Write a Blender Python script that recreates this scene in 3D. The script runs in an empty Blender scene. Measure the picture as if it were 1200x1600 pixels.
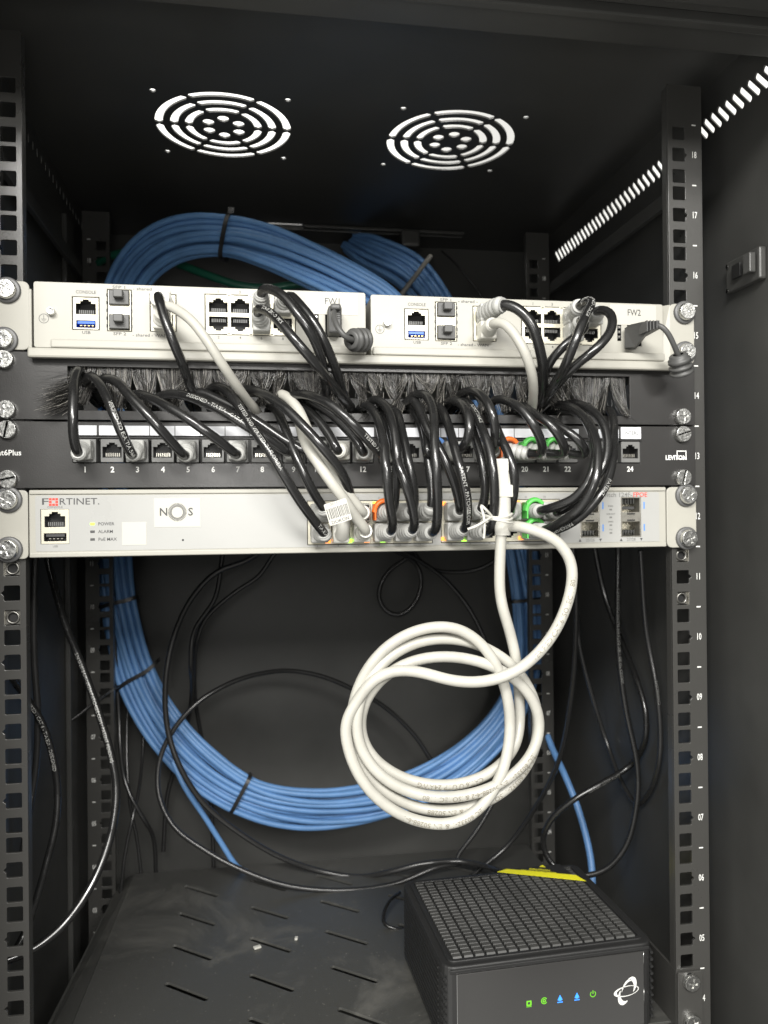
import bpy, bmesh, math, random
from mathutils import Vector, Matrix
random.seed(7)
S = 0.001                      # everything below is written in millimetres
scene = bpy.context.scene
COL = scene.collection
V = Vector

# ------------------------------------------------------------------ camera
CAM = V((-76.52, -539.21, 4.74)); F0 = 1234.29
def _rm(yaw, pit, rol):
    cy, sy, cp, sp, cr, sr = math.cos(yaw), math.sin(yaw), math.cos(pit), math.sin(pit), math.cos(rol), math.sin(rol)
    f = V((sy*cp, cy*cp, sp)); r = V((cy, -sy, 0)); u = r.cross(f)
    return r*cr+u*sr, -r*sr+u*cr, f
CR, CU, CF = _rm(.15932, .0013, -.00983)
cd = bpy.data.cameras.new("camera"); cam = bpy.data.objects.new("camera", cd); COL.objects.link(cam)
m = Matrix((CR, CU, -CF)).transposed().to_4x4(); m.translation = CAM*S
cam.matrix_world = m
cd.sensor_fit = 'HORIZONTAL'; cd.sensor_width = 36; cd.lens = 36*F0/1200
cd.clip_start = 0.01; cd.clip_end = 50
cd.dof.use_dof = True; cd.dof.focus_distance = 0.52; cd.dof.aperture_fstop = 13
scene.camera = cam
scene.render.resolution_x = 768; scene.render.resolution_y = 1024

# ------------------------------------------------------------------ world: a plain bright office, brighter overhead and to the left
w = bpy.data.worlds.new("World"); scene.world = w; w.use_nodes = True
nt = w.node_tree; N = nt.nodes; L = nt.links; N.clear()
out = N.new('ShaderNodeOutputWorld'); bg = N.new('ShaderNodeBackground'); L.new(bg.outputs[0], out.inputs[0])
tc = N.new('ShaderNodeTexCoord'); sp = N.new('ShaderNodeSeparateXYZ'); L.new(tc.outputs['Generated'], sp.inputs[0])
rz = N.new('ShaderNodeValToRGB'); mz = N.new('ShaderNodeMapRange'); mz.inputs[1].default_value = -1; mz.inputs[2].default_value = 1
L.new(sp.outputs['Z'], mz.inputs[0]); L.new(mz.outputs[0], rz.inputs[0])
e = rz.color_ramp.elements; e[0].position = 0.0; e[0].color = (.62, .61, .58, 1); e[1].position = 1.0; e[1].color = (1.0, .98, .90, 1)
x = e.new(.45); x.color = (.36, .355, .335, 1); x = e.new(.56); x.color = (.46, .455, .43, 1); x = e.new(.78); x.color = (.8, .79, .74, 1)
mx = N.new('ShaderNodeMapRange'); mx.inputs[1].default_value = -.42; mx.inputs[2].default_value = .16; mx.inputs[3].default_value = 2.6; mx.inputs[4].default_value = .5
L.new(sp.outputs['X'], mx.inputs[0])
mm = N.new('ShaderNodeVectorMath'); mm.operation = 'SCALE'; L.new(rz.outputs[0], mm.inputs[0]); my = N.new('ShaderNodeMapRange'); my.inputs[1].default_value = .05; my.inputs[2].default_value = .45; L.new(sp.outputs['Y'], my.inputs[0])
mq = N.new('ShaderNodeMix'); mq.data_type = 'FLOAT'; L.new(my.outputs[0], mq.inputs[0]); L.new(mx.outputs[0], mq.inputs[2]); mq.inputs[3].default_value = 2.6
L.new(mq.outputs[0], mm.inputs[3])
nz = N.new('ShaderNodeTexNoise'); nz.inputs['Scale'].default_value = 3.2; nz.inputs['Detail'].default_value = 1.5; L.new(tc.outputs['Generated'], nz.inputs['Vector'])
nr = N.new('ShaderNodeMapRange'); nr.inputs[1].default_value = .38; nr.inputs[2].default_value = .60; nr.inputs[3].default_value = .5; nr.inputs[4].default_value = 1.2; L.new(nz.outputs[0], nr.inputs[0])
m2 = N.new('ShaderNodeVectorMath'); m2.operation = 'SCALE'; L.new(mm.outputs[0], m2.inputs[0]); L.new(nr.outputs[0], m2.inputs[3]); L.new(m2.outputs[0], bg.inputs[0]); bg.inputs[1].default_value = 1.1

def area(name, loc, target, sx, sy, power, col=(1, .98, .94)):
    ld = bpy.data.lights.new(name, 'AREA'); ld.shape = 'RECTANGLE'; ld.size = sx*S; ld.size_y = sy*S; ld.energy = power; ld.color = col
    o = bpy.data.objects.new(name, ld); COL.objects.link(o); o.location = V(loc)*S
    d = (V(target)-V(loc)); o.rotation_euler = d.to_track_quat('-Z', 'Y').to_euler(); return o
area("ceiling_light_panel", (-420, -1500, 900), (0, 0, 0), 800, 260, 44)
area("ceiling_light_panel", (350, -2000, 700), (0, 0, -100), 800, 260, 34)
area("camera_fill_lamp", (-110, -560, 60), (0, 200, -80), 90, 90, .75)  # weak fill lamp added beside the camera

scene.view_settings.view_transform = 'Standard'; scene.view_settings.look = 'None'
scene.view_settings.exposure = -0.20; scene.view_settings.gamma = 1.0; scene.view_settings.use_curve_mapping = False
scene.render.engine = 'CYCLES'

# ------------------------------------------------------------------ helpers
def at(px, py, Y):
    d = CF+CR*((px-600)/F0)+CU*((800-py)/F0); return CAM+d*((Y-CAM.y)/d.y)
def at_z(px, py, Z):
    d = CF+CR*((px-600)/F0)+CU*((800-py)/F0); return CAM+d*((Z-CAM.z)/d.z)
def at_x(px, py, X):
    d = CF+CR*((px-600)/F0)+CU*((800-py)/F0); return CAM+d*((X-CAM.x)/d.x)

MATS = {}
def mat(name, col, rough=.5, metal=0, spec=.5, bump=0, bscale=900, var=0, vscale=30, coat=0, emit=None, trans=0, rvar=0, sss=0):
    if name in MATS: return MATS[name]
    m = bpy.data.materials.new(name); m.use_nodes = True; n = m.node_tree.nodes; l = m.node_tree.links
    b = n['Principled BSDF']; c = (*col, 1)
    b.inputs['Base Color'].default_value = c; b.inputs['Roughness'].default_value = rough; b.inputs['Metallic'].default_value = metal
    b.inputs['Specular IOR Level'].default_value = spec; b.inputs['Coat Weight'].default_value = coat
    b.inputs['Transmission Weight'].default_value = trans
    if sss: b.inputs['Subsurface Weight'].default_value = sss; b.inputs['Subsurface Scale'].default_value = .002
    if emit: b.inputs['Emission Color'].default_value = (*emit[0], 1); b.inputs['Emission Strength'].default_value = emit[1]
    t = n.new('ShaderNodeTexCoord')
    if var or rvar:
        z = n.new('ShaderNodeTexNoise'); z.inputs['Scale'].default_value = vscale; z.inputs['Detail'].default_value = 6; z.inputs['Roughness'].default_value = .65
        l.new(t.outputs['Object'], z.inputs['Vector'])
    if var:
        r = n.new('ShaderNodeMapRange'); r.inputs[1].default_value = .3; r.inputs[2].default_value = .7; r.inputs[3].default_value = 1-var; r.inputs[4].default_value = 1+var
        l.new(z.outputs[0], r.inputs[0])
        s = n.new('ShaderNodeVectorMath'); s.operation = 'SCALE'; s.inputs[0].default_value = col; l.new(r.outputs[0], s.inputs[3]); l.new(s.outputs[0], b.inputs['Base Color'])
    if rvar:
        r = n.new('ShaderNodeMapRange'); r.inputs[1].default_value = .3; r.inputs[2].default_value = .7; r.inputs[3].default_value = rough-rvar; r.inputs[4].default_value = rough+rvar
        l.new(z.outputs[0], r.inputs[0]); l.new(r.outputs[0], b.inputs['Roughness'])
    if bump:
        z2 = n.new('ShaderNodeTexNoise'); z2.inputs['Scale'].default_value = bscale; z2.inputs['Detail'].default_value = 2
        l.new(t.outputs['Object'], z2.inputs['Vector'])
        bp = n.new('ShaderNodeBump'); bp.inputs['Strength'].default_value = bump; bp.inputs['Distance'].default_value = .0004
        l.new(z2.outputs[0], bp.inputs['Height']); l.new(bp.outputs[0], b.inputs['Normal'])
    MATS[name] = m; return m
cab = mat('black_powder_coat', (.052, .052, .049), .38, bump=.3, bscale=1500, var=.18, vscale=7, rvar=.09)
railm = mat('black_rail_paint', (.048, .047, .044), .30, bump=.12, bscale=1500, rvar=.05, vscale=12)
panelb = mat('black_panel_paint', (.026, .025, .024), .32, bump=.15, bscale=1400, rvar=.05, vscale=14)
cream = mat('cream_paint', (.39, .38, .335), .40, bump=.12, bscale=1700, var=.035, vscale=14, rvar=.06)
swface = mat('pale_grey_overlay', (.38, .38, .365), .33, bump=.05, bscale=1800, var=.025, vscale=16, rvar=.06)
dark = mat('dark_cavity', (.008, .008, .008), .6)
portb = mat('dark_port_plastic', (.045, .045, .045), .4)
portg = mat('grey_port_plastic', (.16, .16, .155), .45)
tin = mat('tin_shield', (.55, .53, .47), .28, metal=.85, rvar=.06, vscale=80)
tinp = mat('cream_shield', (.62, .59, .48), .35, metal=.35)
gold = mat('gold_contact', (.7, .5, .2), .3, metal=1)
nutm = mat('dull_nut_steel', (.22, .215, .20), .35, metal=.9); screwm = mat('zinc_screw', (.70, .70, .68), .26, metal=1, rvar=.12, vscale=400, bump=.3, bscale=600)
washm = mat('grey_washer', (.10, .10, .10), .4)
blackc = mat('black_cable_jacket', (.013, .013, .013), .24, spec=.75, bump=.14, bscale=200, rvar=.12, vscale=55)
dullc = mat('dull_black_cable', (.022, .022, .022), .25, spec=.7, bump=.1, bscale=200)
whitec = mat('white_cable_jacket', (.45, .44, .395), .42, var=.16, vscale=24, rvar=.06, bump=.05, bscale=200)
whitep = mat('white_plastic', (.56, .55, .50), .35, var=.06, vscale=60)
bluec = mat('blue_cable_jacket', (.125, .27, .53), .42, var=.14, vscale=40)
greenc = mat('green_cable_jacket', (.015, .13, .08), .4)
greyc = mat('grey_cable_jacket', (.32, .31, .28), .45)
boot_g = mat('grey_boot_rubber', (.43, .43, .41), .42, var=.06, vscale=100)
boot_d = mat('dark_grey_boot', (.075, .075, .073), .45)
boot_t = mat('clear_plug_plastic', (.62, .61, .56), .2, sss=.0, coat=.4)
orange = mat('orange_clip', (.80, .16, .02), .4)
greenk = mat('green_clip', (.10, .52, .09), .4)
bluek = mat('blue_clip', (.14, .32, .75), .4)
ink_w = mat('white_ink', (.78, .78, .75), .5)
ink_g = mat('grey_ink', (.06, .06, .06), .5)
ink_l = mat('pale_grey_ink', (.18, .18, .17), .5)
ink_lm = mat('faint_ink', (.20, .18, .14), .5)
ink_c = mat('worn_white_print', (.42, .42, .40), .5, var=.4, vscale=300); ink_k = mat('black_ink', (.02, .02, .02), .5)
ink_r = mat('red_ink', (.75, .05, .03), .5)
ink_b = mat('blue_ink', (.1, .25, .6), .5)
paper = mat('white_label_paper', (.72, .73, .76), .5, var=.03, vscale=50)
paperw = mat('cream_label_paper', (.49, .48, .43), .45)
usbblue = mat('blue_usb_plastic', (.02, .12, .62), .35)
bristle = mat('nylon_bristle', (.028, .027, .025), .2, spec=.9); bristle_l = mat('painted_glint_bristle', (.40, .38, .34), .3, spec=.8); bristle_m = mat('painted_sheen_bristle', (.12, .115, .108), .22, spec=.9)  # paler tones paint glints and sheen into some of the black bristles
tie = mat('black_nylon_tie', (.015, .015, .015), .35)
modem_m = mat('modem_black_plastic', (.022, .022, .022), .38, bump=.1, bscale=1500, rvar=.08, vscale=60)
modem_t = mat('modem_tile_plastic', (.048, .048, .046), .45, var=.3, vscale=25)
modem_g = mat('modem_gloss_face', (.02, .019, .018), .05, spec=1.0, coat=1)
yellow = mat('yellow_sticker', (.85, .80, .03), .45)
mirror = mat('steel_steel', (.5, .5, .48), .2, metal=1)
def led(n, c, s): return mat(n, (c[0]*.3, c[1]*.3, c[2]*.3), .4, emit=(c, s))
modem_g.node_tree.nodes['Principled BSDF'].inputs['IOR'].default_value = 2.0
modem_g.node_tree.nodes['Principled BSDF'].inputs['Coat IOR'].default_value = 1.8
led_g = led('green_led', (.42, 1, .06), 3.2); led_o = led('orange_led', (1, .30, .05), 3.0); led_b = led('blue_led', (.05, .30, 1), 2.2); led_gg = led('green_icon', (.22, .75, .04), 1.0)
# shelf paint: dusty, scuffed
def shelf_mat():
    m = mat('dusty_shelf_paint', (.035, .035, .033), .40, bump=.2, bscale=1500)
    n = m.node_tree.nodes; l = m.node_tree.links; b = n['Principled BSDF']; t = n.new('ShaderNodeTexCoord')
    z = n.new('ShaderNodeTexNoise'); z.inputs['Scale'].default_value = 9; z.inputs['Detail'].default_value = 9; z.inputs['Roughness'].default_value = .7; z.inputs['Distortion'].default_value = .6
    z2 = n.new('ShaderNodeTexNoise'); z2.inputs['Scale'].default_value = 420; z2.inputs['Detail'].default_value = 1
    l.new(t.outputs['Object'], z.inputs['Vector']); l.new(t.outputs['Object'], z2.inputs['Vector'])
    r = n.new('ShaderNodeMapRange'); r.inputs[1].default_value = .53; r.inputs[2].default_value = .80; l.new(z.outputs[0], r.inputs[0])
    r2 = n.new('ShaderNodeMapRange'); r2.inputs[1].default_value = .73; r2.inputs[2].default_value = .77; l.new(z2.outputs[0], r2.inputs[0])
    a = n.new('ShaderNodeMath'); a.operation = 'MAXIMUM'; l.new(r.outputs[0], a.inputs[0]); l.new(r2.outputs[0], a.inputs[1])
    mixn = n.new('ShaderNodeMix'); mixn.data_type = 'RGBA'; mixn.inputs[6].default_value = (.058, .058, .054, 1); mixn.inputs[7].default_value = (.16, .155, .14, 1)
    l.new(a.outputs[0], mixn.inputs[0]); l.new(mixn.outputs[2], b.inputs['Base Color'])
    rr = n.new('ShaderNodeMapRange'); rr.inputs[3].default_value = .38; rr.inputs[4].default_value = .7; l.new(a.outputs[0], rr.inputs[0]); l.new(rr.outputs[0], b.inputs['Roughness'])
    return m
shelfm = shelf_mat()

class MB:
    def __init__(s): s.v = []; s.f = []; s.mi = []; s.sm = []; s.mats = []; s.marks = []
    def _m(s, m):
        if m not in s.mats: s.mats.append(m)
        return s.mats.index(m)
    def add(s, vs, fs, m, smooth=False):
        o = len(s.v); k = s._m(m); s.v += [V(p) for p in vs]
        for f in fs: s.f.append([o+i for i in f]); s.mi.append(k); s.sm.append(smooth)
        return s
    def box(s, a, b, m, bev=0, rot=None, about=None):
        x0, y0, z0 = [min(p, q) for p, q in zip(a, b)]; x1, y1, z1 = [max(p, q) for p, q in zip(a, b)]
        if bev <= 0:
            vs = [V(p) for p in ((x0, y0, z0), (x1, y0, z0), (x1, y1, z0), (x0, y1, z0), (x0, y0, z1), (x1, y0, z1), (x1, y1, z1), (x0, y1, z1))]
            fs = [(0, 3, 2, 1), (4, 5, 6, 7), (0, 1, 5, 4), (1, 2, 6, 5), (2, 3, 7, 6), (3, 0, 4, 7)]
        else:
            bm = bmesh.new(); bmesh.ops.create_cube(bm, size=1)
            for v in bm.verts: v.co = V(((v.co.x+.5)*(x1-x0)+x0, (v.co.y+.5)*(y1-y0)+y0, (v.co.z+.5)*(z1-z0)+z0))
            bmesh.ops.bevel(bm, geom=list(bm.edges), offset=bev, segments=2, affect='EDGES', profile=.5)
            bm.verts.index_update(); vs = [v.co.copy() for v in bm.verts]; fs = [[v.index for v in f.verts] for f in bm.faces]; bm.free()
        if rot is not None:
            c = V(about) if about is not None else (V(a)+V(b))/2
            vs = [c+rot@(p-c) for p in vs]
        return s.add(vs, fs, m, bev > 0 and False)
    def poly(s, pts, d, m):                        # prism: polygon pts swept by vector d
        n = len(pts); pts = [V(p) for p in pts]; d = V(d)
        return s.add(pts+[p+d for p in pts], [list(range(n))[::-1], list(range(n, 2*n))]+[(i, (i+1) % n, n+(i+1) % n, n+i) for i in range(n)], m)
    def tube(s, pts, r, m, seg=10, caps=True, close=False, flat=1.0):
        P = [V(p) for p in pts]; n = len(P); vs = []; fs = []
        fr = frames(P, close)
        for i, (p, (T, A, B)) in enumerate(zip(P, fr)):
            rr = r(i/(n-1)) if callable(r) else (r[i] if isinstance(r, (list, tuple)) else r)
            for k in range(seg):
                an = 2*math.pi*k/seg; vs.append(p+A*(math.cos(an)*rr)+B*(math.sin(an)*rr*flat))
        for i in range(n-1 if not close else n):
            j = (i+1) % n
            for k in range(seg): k2 = (k+1) % seg; fs.append((i*seg+k, i*seg+k2, j*seg+k2, j*seg+k))
        s.add(vs, fs, m, True)
        if caps and not close:
            s.add(vs[:seg], [list(range(seg))[::-1]], m); s.add(vs[-seg:], [list(range(seg))], m)
        return s
    def lathe(s, O, ax, prof, m, seg=24):           # prof: (radius, distance along ax)
        O = V(O); ax = V(ax).normalized(); A = ax.orthogonal().normalized(); B = ax.cross(A); vs = []; fs = []
        for r, h in prof:
            for k in range(seg):
                an = 2*math.pi*k/seg; vs.append(O+ax*h+(A*math.cos(an)+B*math.sin(an))*r)
        for i in range(len(prof)-1):
            for k in range(seg): k2 = (k+1) % seg; fs.append((i*seg+k, i*seg+k2, (i+1)*seg+k2, (i+1)*seg+k))
        fs2 = [list(range((len(prof)-1)*seg, len(prof)*seg))]
        s.add(vs, fs, m, True); s.add(vs, fs2, m); return s
    def plate(s, outer, holes, th, m, O=(0, 0, 0), U=(1, 0, 0), W=(0, 0, 1), bev=0, key=None):
        vs, fs = fill2d(outer, holes, th, bev, key)
        O = V(O); U = V(U); W = V(W); Nn = U.cross(W)      # faces +N
        return s.add([O+U*p[0]+W*p[1]+Nn*p[2] for p in vs], fs, m)
    def text(s, t, size, O, m, U=(1, 0, 0), W=(0, 0, 1), align='CENTER', th=.08, wide=1.0, bold=.03, fit=None):
        vs, fs = text2d(t, size, align, wide, bold)
        if fit: xs_ = [p[0] for p in vs]; k_ = fit/(max(xs_)-min(xs_)); vs = [(p[0]*k_, p[1], p[2]) for p in vs]
        O = V(O); U = V(U); W = V(W); Nn = U.cross(W); s.mark()
        return s.add([O+U*p[0]+W*p[1]+Nn*(th if p[2] >= 0 else 0) for p in vs], fs, m)
    def mark(s): s.marks.append((len(s.v), len(s.f))); return s
    def build(s, name, parent=None):
        if name in ('printed_text', 'unit_number') and len(s.marks) > 1:      # each word is a piece of its own
            mk = s.marks+[(len(s.v), len(s.f))]; mk[0] = (0, 0); o = None
            for (v0, f0), (v1, f1) in zip(mk, mk[1:]):
                if f1 == f0: continue
                q = MB(); q.v = s.v[v0:v1]; q.f = [[i-v0 for i in f] for f in s.f[f0:f1]]; q.mi = s.mi[f0:f1]; q.sm = s.sm[f0:f1]; q.mats = s.mats
                o = q.build(name, parent)
            return o
        base = parent['_w'] if parent is not None and '_w' in parent else None
        off = V(base) if base is not None else V((0, 0, 0))
        me = bpy.data.meshes.new(name); me.from_pydata([tuple((p-off)*S) for p in s.v], [], s.f)
        for m in s.mats: me.materials.append(m)
        me.polygons.foreach_set('material_index', s.mi); me.polygons.foreach_set('use_smooth', s.sm); me.update()
        o = bpy.data.objects.new(name, me); COL.objects.link(o)
        if parent is not None: o.parent = parent
        o['_w'] = tuple(off); return o

def frames(P, close=False, ref=None):
    n = len(P); T = []
    for i in range(n):
        a = P[(i-1) % n] if (close or i) else P[0]; b = P[(i+1) % n] if (close or i < n-1) else P[-1]
        t = (b-a); T.append(t.normalized() if t.length > 1e-9 else V((0, 0, 1)))
    A = T[0].cross(V((0, 1, 0)));
    if A.length < .1: A = T[0].cross(V((1, 0, 0)))
    A.normalize(); res = []
    for t in T:
        A = (A-t*A.dot(t)); A.normalize(); res.append((t, A, t.cross(A)))
    return res
_c = {}
def conv(cu):
    o = bpy.data.objects.new('tmp', cu); COL.objects.link(o); bpy.context.view_layer.update()
    me = bpy.data.meshes.new_from_object(o.evaluated_get(bpy.context.evaluated_depsgraph_get()))
    r = ([tuple(v.co) for v in me.vertices], [list(p.vertices) for p in me.polygons])
    bpy.data.objects.remove(o); bpy.data.meshes.remove(me); bpy.data.curves.remove(cu); return r
def fill2d(outer, holes, th, bev=0, key=None):
    if key and key in _c: return _c[key]
    cu = bpy.data.curves.new('c', 'CURVE'); cu.dimensions = '2D'; cu.fill_mode = 'BOTH'; cu.extrude = th/2-bev; cu.bevel_depth = bev; cu.offset = -bev; cu.bevel_resolution = 1
    for ring in [outer]+list(holes):
        sp = cu.splines.new('POLY'); sp.points.add(len(ring)-1); sp.use_cyclic_u = True
        for i, p in enumerate(ring): sp.points[i].co = (p[0], p[1], 0, 1)
    r = conv(cu)
    if key: _c[key] = r
    return r
def text2d(t, size, align='CENTER', wide=1.0, bold=0):
    k = ('t', t, size, align, wide, bold)
    if k in _c: return _c[k]
    cu = bpy.data.curves.new('t', 'FONT'); cu.body = t; cu.size = size; cu.align_x = align; cu.align_y = 'CENTER'; cu.extrude = .01; cu.resolution_u = 2; cu.offset = bold
    vs, fs = conv(cu); vs = [(p[0]*wide, p[1], p[2]) for p in vs]; _c[k] = (vs, fs); return _c[k]
def rect(x0, z0, x1, z1, r=0, n=4):
    if x1 < x0: x0, x1 = x1, x0
    if z1 < z0: z0, z1 = z1, z0
    if r <= 0: return [(x0, z0), (x1, z0), (x1, z1), (x0, z1)]
    p = []
    for cx, cz, a0 in ((x1-r, z1-r, 0), (x0+r, z1-r, 90), (x0+r, z0+r, 180), (x1-r, z0+r, 270)):
        for i in range(n+1): a = math.radians(a0+90*i/n); p.append((cx+r*math.cos(a), cz+r*math.sin(a)))
    return p
def circ(cx, cz, r, n=20): return [(cx+r*math.cos(2*math.pi*i/n), cz+r*math.sin(2*math.pi*i/n)) for i in range(n)]
def tag(o, label, cat, group=None, kind=None):
    if label: o['label'] = label
    if cat: o['category'] = cat
    if group: o['group'] = group
    if kind: o['kind'] = kind
    return o
def thing(name, label, cat, loc=(0, 0, 0), group=None):
    o = bpy.data.objects.new(name, None); COL.objects.link(o); o.location = V(loc)*S; o.empty_display_size = .01
    o['_w'] = tuple(loc); return tag(o, label, cat, group)
def dup(o, parent=None, shift=None, dx=None):
    c = o.copy(); COL.objects.link(c)
    if parent is not None: c.parent = parent
    for ch in [q for q in bpy.data.objects if q.parent == o]: dup(ch, c)
    if shift is not None: c.location = V(c.location)+V(shift)*S
    return c
def smooth(P, step=3.0):
    P = [V(p) for p in P]; n = len(P); out = []
    for i in range(n-1):
        p0 = P[i-1] if i else P[0]*2-P[1]; p1, p2 = P[i], P[i+1]; p3 = P[i+2] if i+2 < n else P[-1]*2-P[-2]
        d1 = max((p1-p0).length, .01)**.5; d2 = max((p2-p1).length, .01)**.5; d3 = max((p3-p2).length, .01)**.5
        m1 = (p1-p0)/d1-(p2-p0)/(d1+d2)+(p2-p1)/d2; m2 = (p2-p1)/d2-(p3-p1)/(d2+d3)+(p3-p2)/d3
        m1 *= d2; m2 *= d2; k = max(2, int((p2-p1).length/step))
        for j in range(k):
            t = j/k; out.append(p1*(2*t**3-3*t*t+1)+m1*(t**3-2*t*t+t)+p2*(-2*t**3+3*t*t)+m2*(t**3-t*t))
    out.append(P[-1]); return out
def relax(P, it=2):
    for _ in range(it): P = [P[0]]+[(P[i-1]+P[i]*2+P[i+1])/4 for i in range(1, len(P)-1)]+[P[-1]]
    return P
def arclen(P):
    s = [0]
    for a, b in zip(P, P[1:]): s.append(s[-1]+(b-a).length)
    return s
def print_on(mb, P, r, txt, size, s0, m, flip=False, repeat=1, gap=12, ang=0, face=(0, -1, 0)):
    """lettering wrapped on the jacket, on the side that faces the room"""
    al = arclen(P); tot = al[-1]; face = V(face)
    for q in range(repeat):
        mb.mark()
        vs, fs = text2d(txt, size, 'LEFT', 1.0, 0); wd = max(p[0] for p in vs)
        if s0+wd > tot: break
        o = []
        for p in vs:
            s_ = s0+(wd-p[0] if flip else p[0]); i = 0
            lo, hi = 0, len(al)-1
            while hi-lo > 1:
                mid = (lo+hi)//2
                if al[mid] <= s_: lo = mid
                else: hi = mid
            t = (s_-al[lo])/max(1e-6, al[hi]-al[lo]); c = P[lo].lerp(P[hi], t); T = (P[hi]-P[lo]).normalized()
            if flip: T = -T
            Nn = face-T*face.dot(T)
            if Nn.length < .05: Nn = V((0, 0, 1))
            Nn.normalize(); B = Nn.cross(T); a = p[1]/r+ang; o.append(c+(Nn*math.cos(a)+B*math.sin(a))*(r+(.10 if p[2] >= 0 else .03)))
        mb.add(o, fs, m); s0 += wd+gap

# ================================================================== CABINET
XL, XR, YB, ZC, ZB = -262.0, 275.0, 430.0, 336.8, -540.0
YF = -112.0
U_ = 44.45
def uz(u, o=0): return (u-12)*U_+o
cabinet = thing('server_cabinet', 'tall black powder coated network cabinet with slotted roof and sides, holding everything', 'cabinet', (0, 160, ZB))
# ceiling with two fan grilles and a cable slot
holes = []
def fan(cx, cy, rot=0):
    R = [(50.5, 57), (38, 44.5), (26, 32.5)]
    for k in range(6):
        for ri, (a, b) in enumerate(R):
            g = 3.2; h0 = math.radians(60*k+rot)+g/((a+b)/2); h1 = math.radians(60*(k+1)+rot)-g/((a+b)/2); rm = (a+b)/2; hw = (b-a)/2
            pts = []; n = 10
            for i in range(n+1): t = h0+(h1-h0)*i/n; pts.append((cx+math.cos(t)*b, cy+math.sin(t)*b))
            pts.append((cx+math.cos(h1+hw*.7/rm)*rm, cy+math.sin(h1+hw*.7/rm)*rm))
            for i in range(n+1): t = h1+(h0-h1)*i/n; pts.append((cx+math.cos(t)*a, cy+math.sin(t)*a))
            pts.append((cx+math.cos(h0-hw*.7/rm)*rm, cy+math.sin(h0-hw*.7/rm)*rm))
            holes.append(pts)
        t = math.radians(60*k+rot+30); holes.append(circ(cx+math.cos(t)*14.5, cy+math.sin(t)*14.5, 5, 14))
    for sx in (-1, 1):
        for sy in (-1, 1): holes.append(circ(cx+sx*52.5, cy+sy*52.5, 2.6, 10))
fan(-101.5, 150.6); fan(97.8, 150.6)
holes.append(rect(-97.6, 369.5, -21.9, 373.4, 1))
holes = [h for h in holes]
mb = MB(); mb.plate([(XL, YF), (XR, YF), (XR, YB), (XL, YB)], holes, 1.5, cab, O=(0, 0, ZC+.75), U=(1, 0, 0), W=(0, 1, 0))
ceil = mb.build('ceiling_panel', cabinet)
mb = MB(); mb.box((-97.6, 374.5, ZC-5), (168, 380, ZC-.4), cab, .8).box((-21, 366, ZC-4), (168, 374, ZC-.4), cab, .8)
mb.box((90, 350, ZC-26), (112, 378, ZC-6), cab, 3)
mb.build('cable_entry_slider', ceil)
mb = MB(); mb.box((XL, YB, ZB), (XR, YB+1.5, ZC+1.5), cab); mb.build('back_panel', cabinet)
# side walls with slanted vent slots near the top (right) and narrow ones (left)
sl = []
for i in range(47):
    yb = -88+i*9.3; d = V((13.6, 15.2)).normalized(); q = V((-d.y, d.x)); P = []
    a_, b_ = V((yb, 298.6)), V((yb+11.5, 311.4))
    for k in range(7): t = math.radians(-90+30*k); P.append(b_+d*(2.1*math.cos(t))+q*(2.1*math.sin(t)))
    for k in range(7): t = math.radians(-90+30*k); P.append(a_-d*(2.1*math.cos(t))-q*(2.1*math.sin(t)))
    sl.append([(p.x, p.y) for p in P])
mb = MB(); mb.plate([(YF, ZB), (YB, ZB), (YB, ZC+1.5), (YF, ZC+1.5)], sl, 1.5, cab, O=(XR+.75, 0, 0), U=(0, 1, 0), W=(0, 0, 1)); rw = mb.build('side_panel', cabinet)
sl = []
for i in range(20):
    y0 = 130+i*13.5; sl.append([(y0, 317), (y0+1.5, 317), (y0+1.5, 324), (y0, 324)])
mb = MB(); mb.plate([(YF, ZB), (YB, ZB), (YB, ZC+1.5), (YF, ZC+1.5)], sl, 1.2, cab, O=(XL-.6, 0, 0), U=(0, 1, 0), W=(0, 0, 1))
mb.box((XL, 268, ZB), (XL+5, 300, 300), cab, 1); mb.build('side_panel', cabinet)
mb = MB(); mb.box((XL, YF, ZB-2), (XR, YB, ZB), cab); mb.build('floor_panel', cabinet)
# header above the door opening, in three folds, and the front corner posts
mb = MB(); mb.box((XL, -88, 308), (XR, -57, ZC-.2), cab, 1.2).box((XL, -97, 301), (XR, -89.5, ZC-.2), cab, 1.2).box((XL, -111, 306), (XR, -98.5, ZC-.2), cab, 1.2).box((XL, -135, 300), (XR, -112.5, ZC+10), cab, 1.5)
mb.build('header', cabinet)
mb = MB(); mb.box((XL+.1, YF, ZB), (XL+9, YF+16, 300), cab, 1); mb.build('corner_post', cabinet)
# latch on the right side wall
lt = MB(); lt.box((XR-6, -40, 165), (XR-.1, 0, 188), cab, 1.5).box((XR-12, -38, 170), (XR-7.1, -30, 184), cab, .8).box((XR-9, -22, 172), (XR-7.05, -12, 182), dark, .3)
lt.lathe((XR-7, -4, 166), (-1, 0, 0), [(1.5, 0), (1.5, .5)], mirror, 10).lathe((XR-7, -4, 184), (-1, 0, 0), [(1.5, 0), (1.5, .5)], mirror, 10); lt.build('door_latch', cabinet)
mb = MB(); 
for yq, zq in ((235, 215), (262, 215)): mb.lathe((XR-.2, yq, zq), (-1, 0, 0), [(4.5, 0), (4, 2.2), (2, 3)], screwm, 14)
mb.build('bolt', cabinet)

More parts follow.
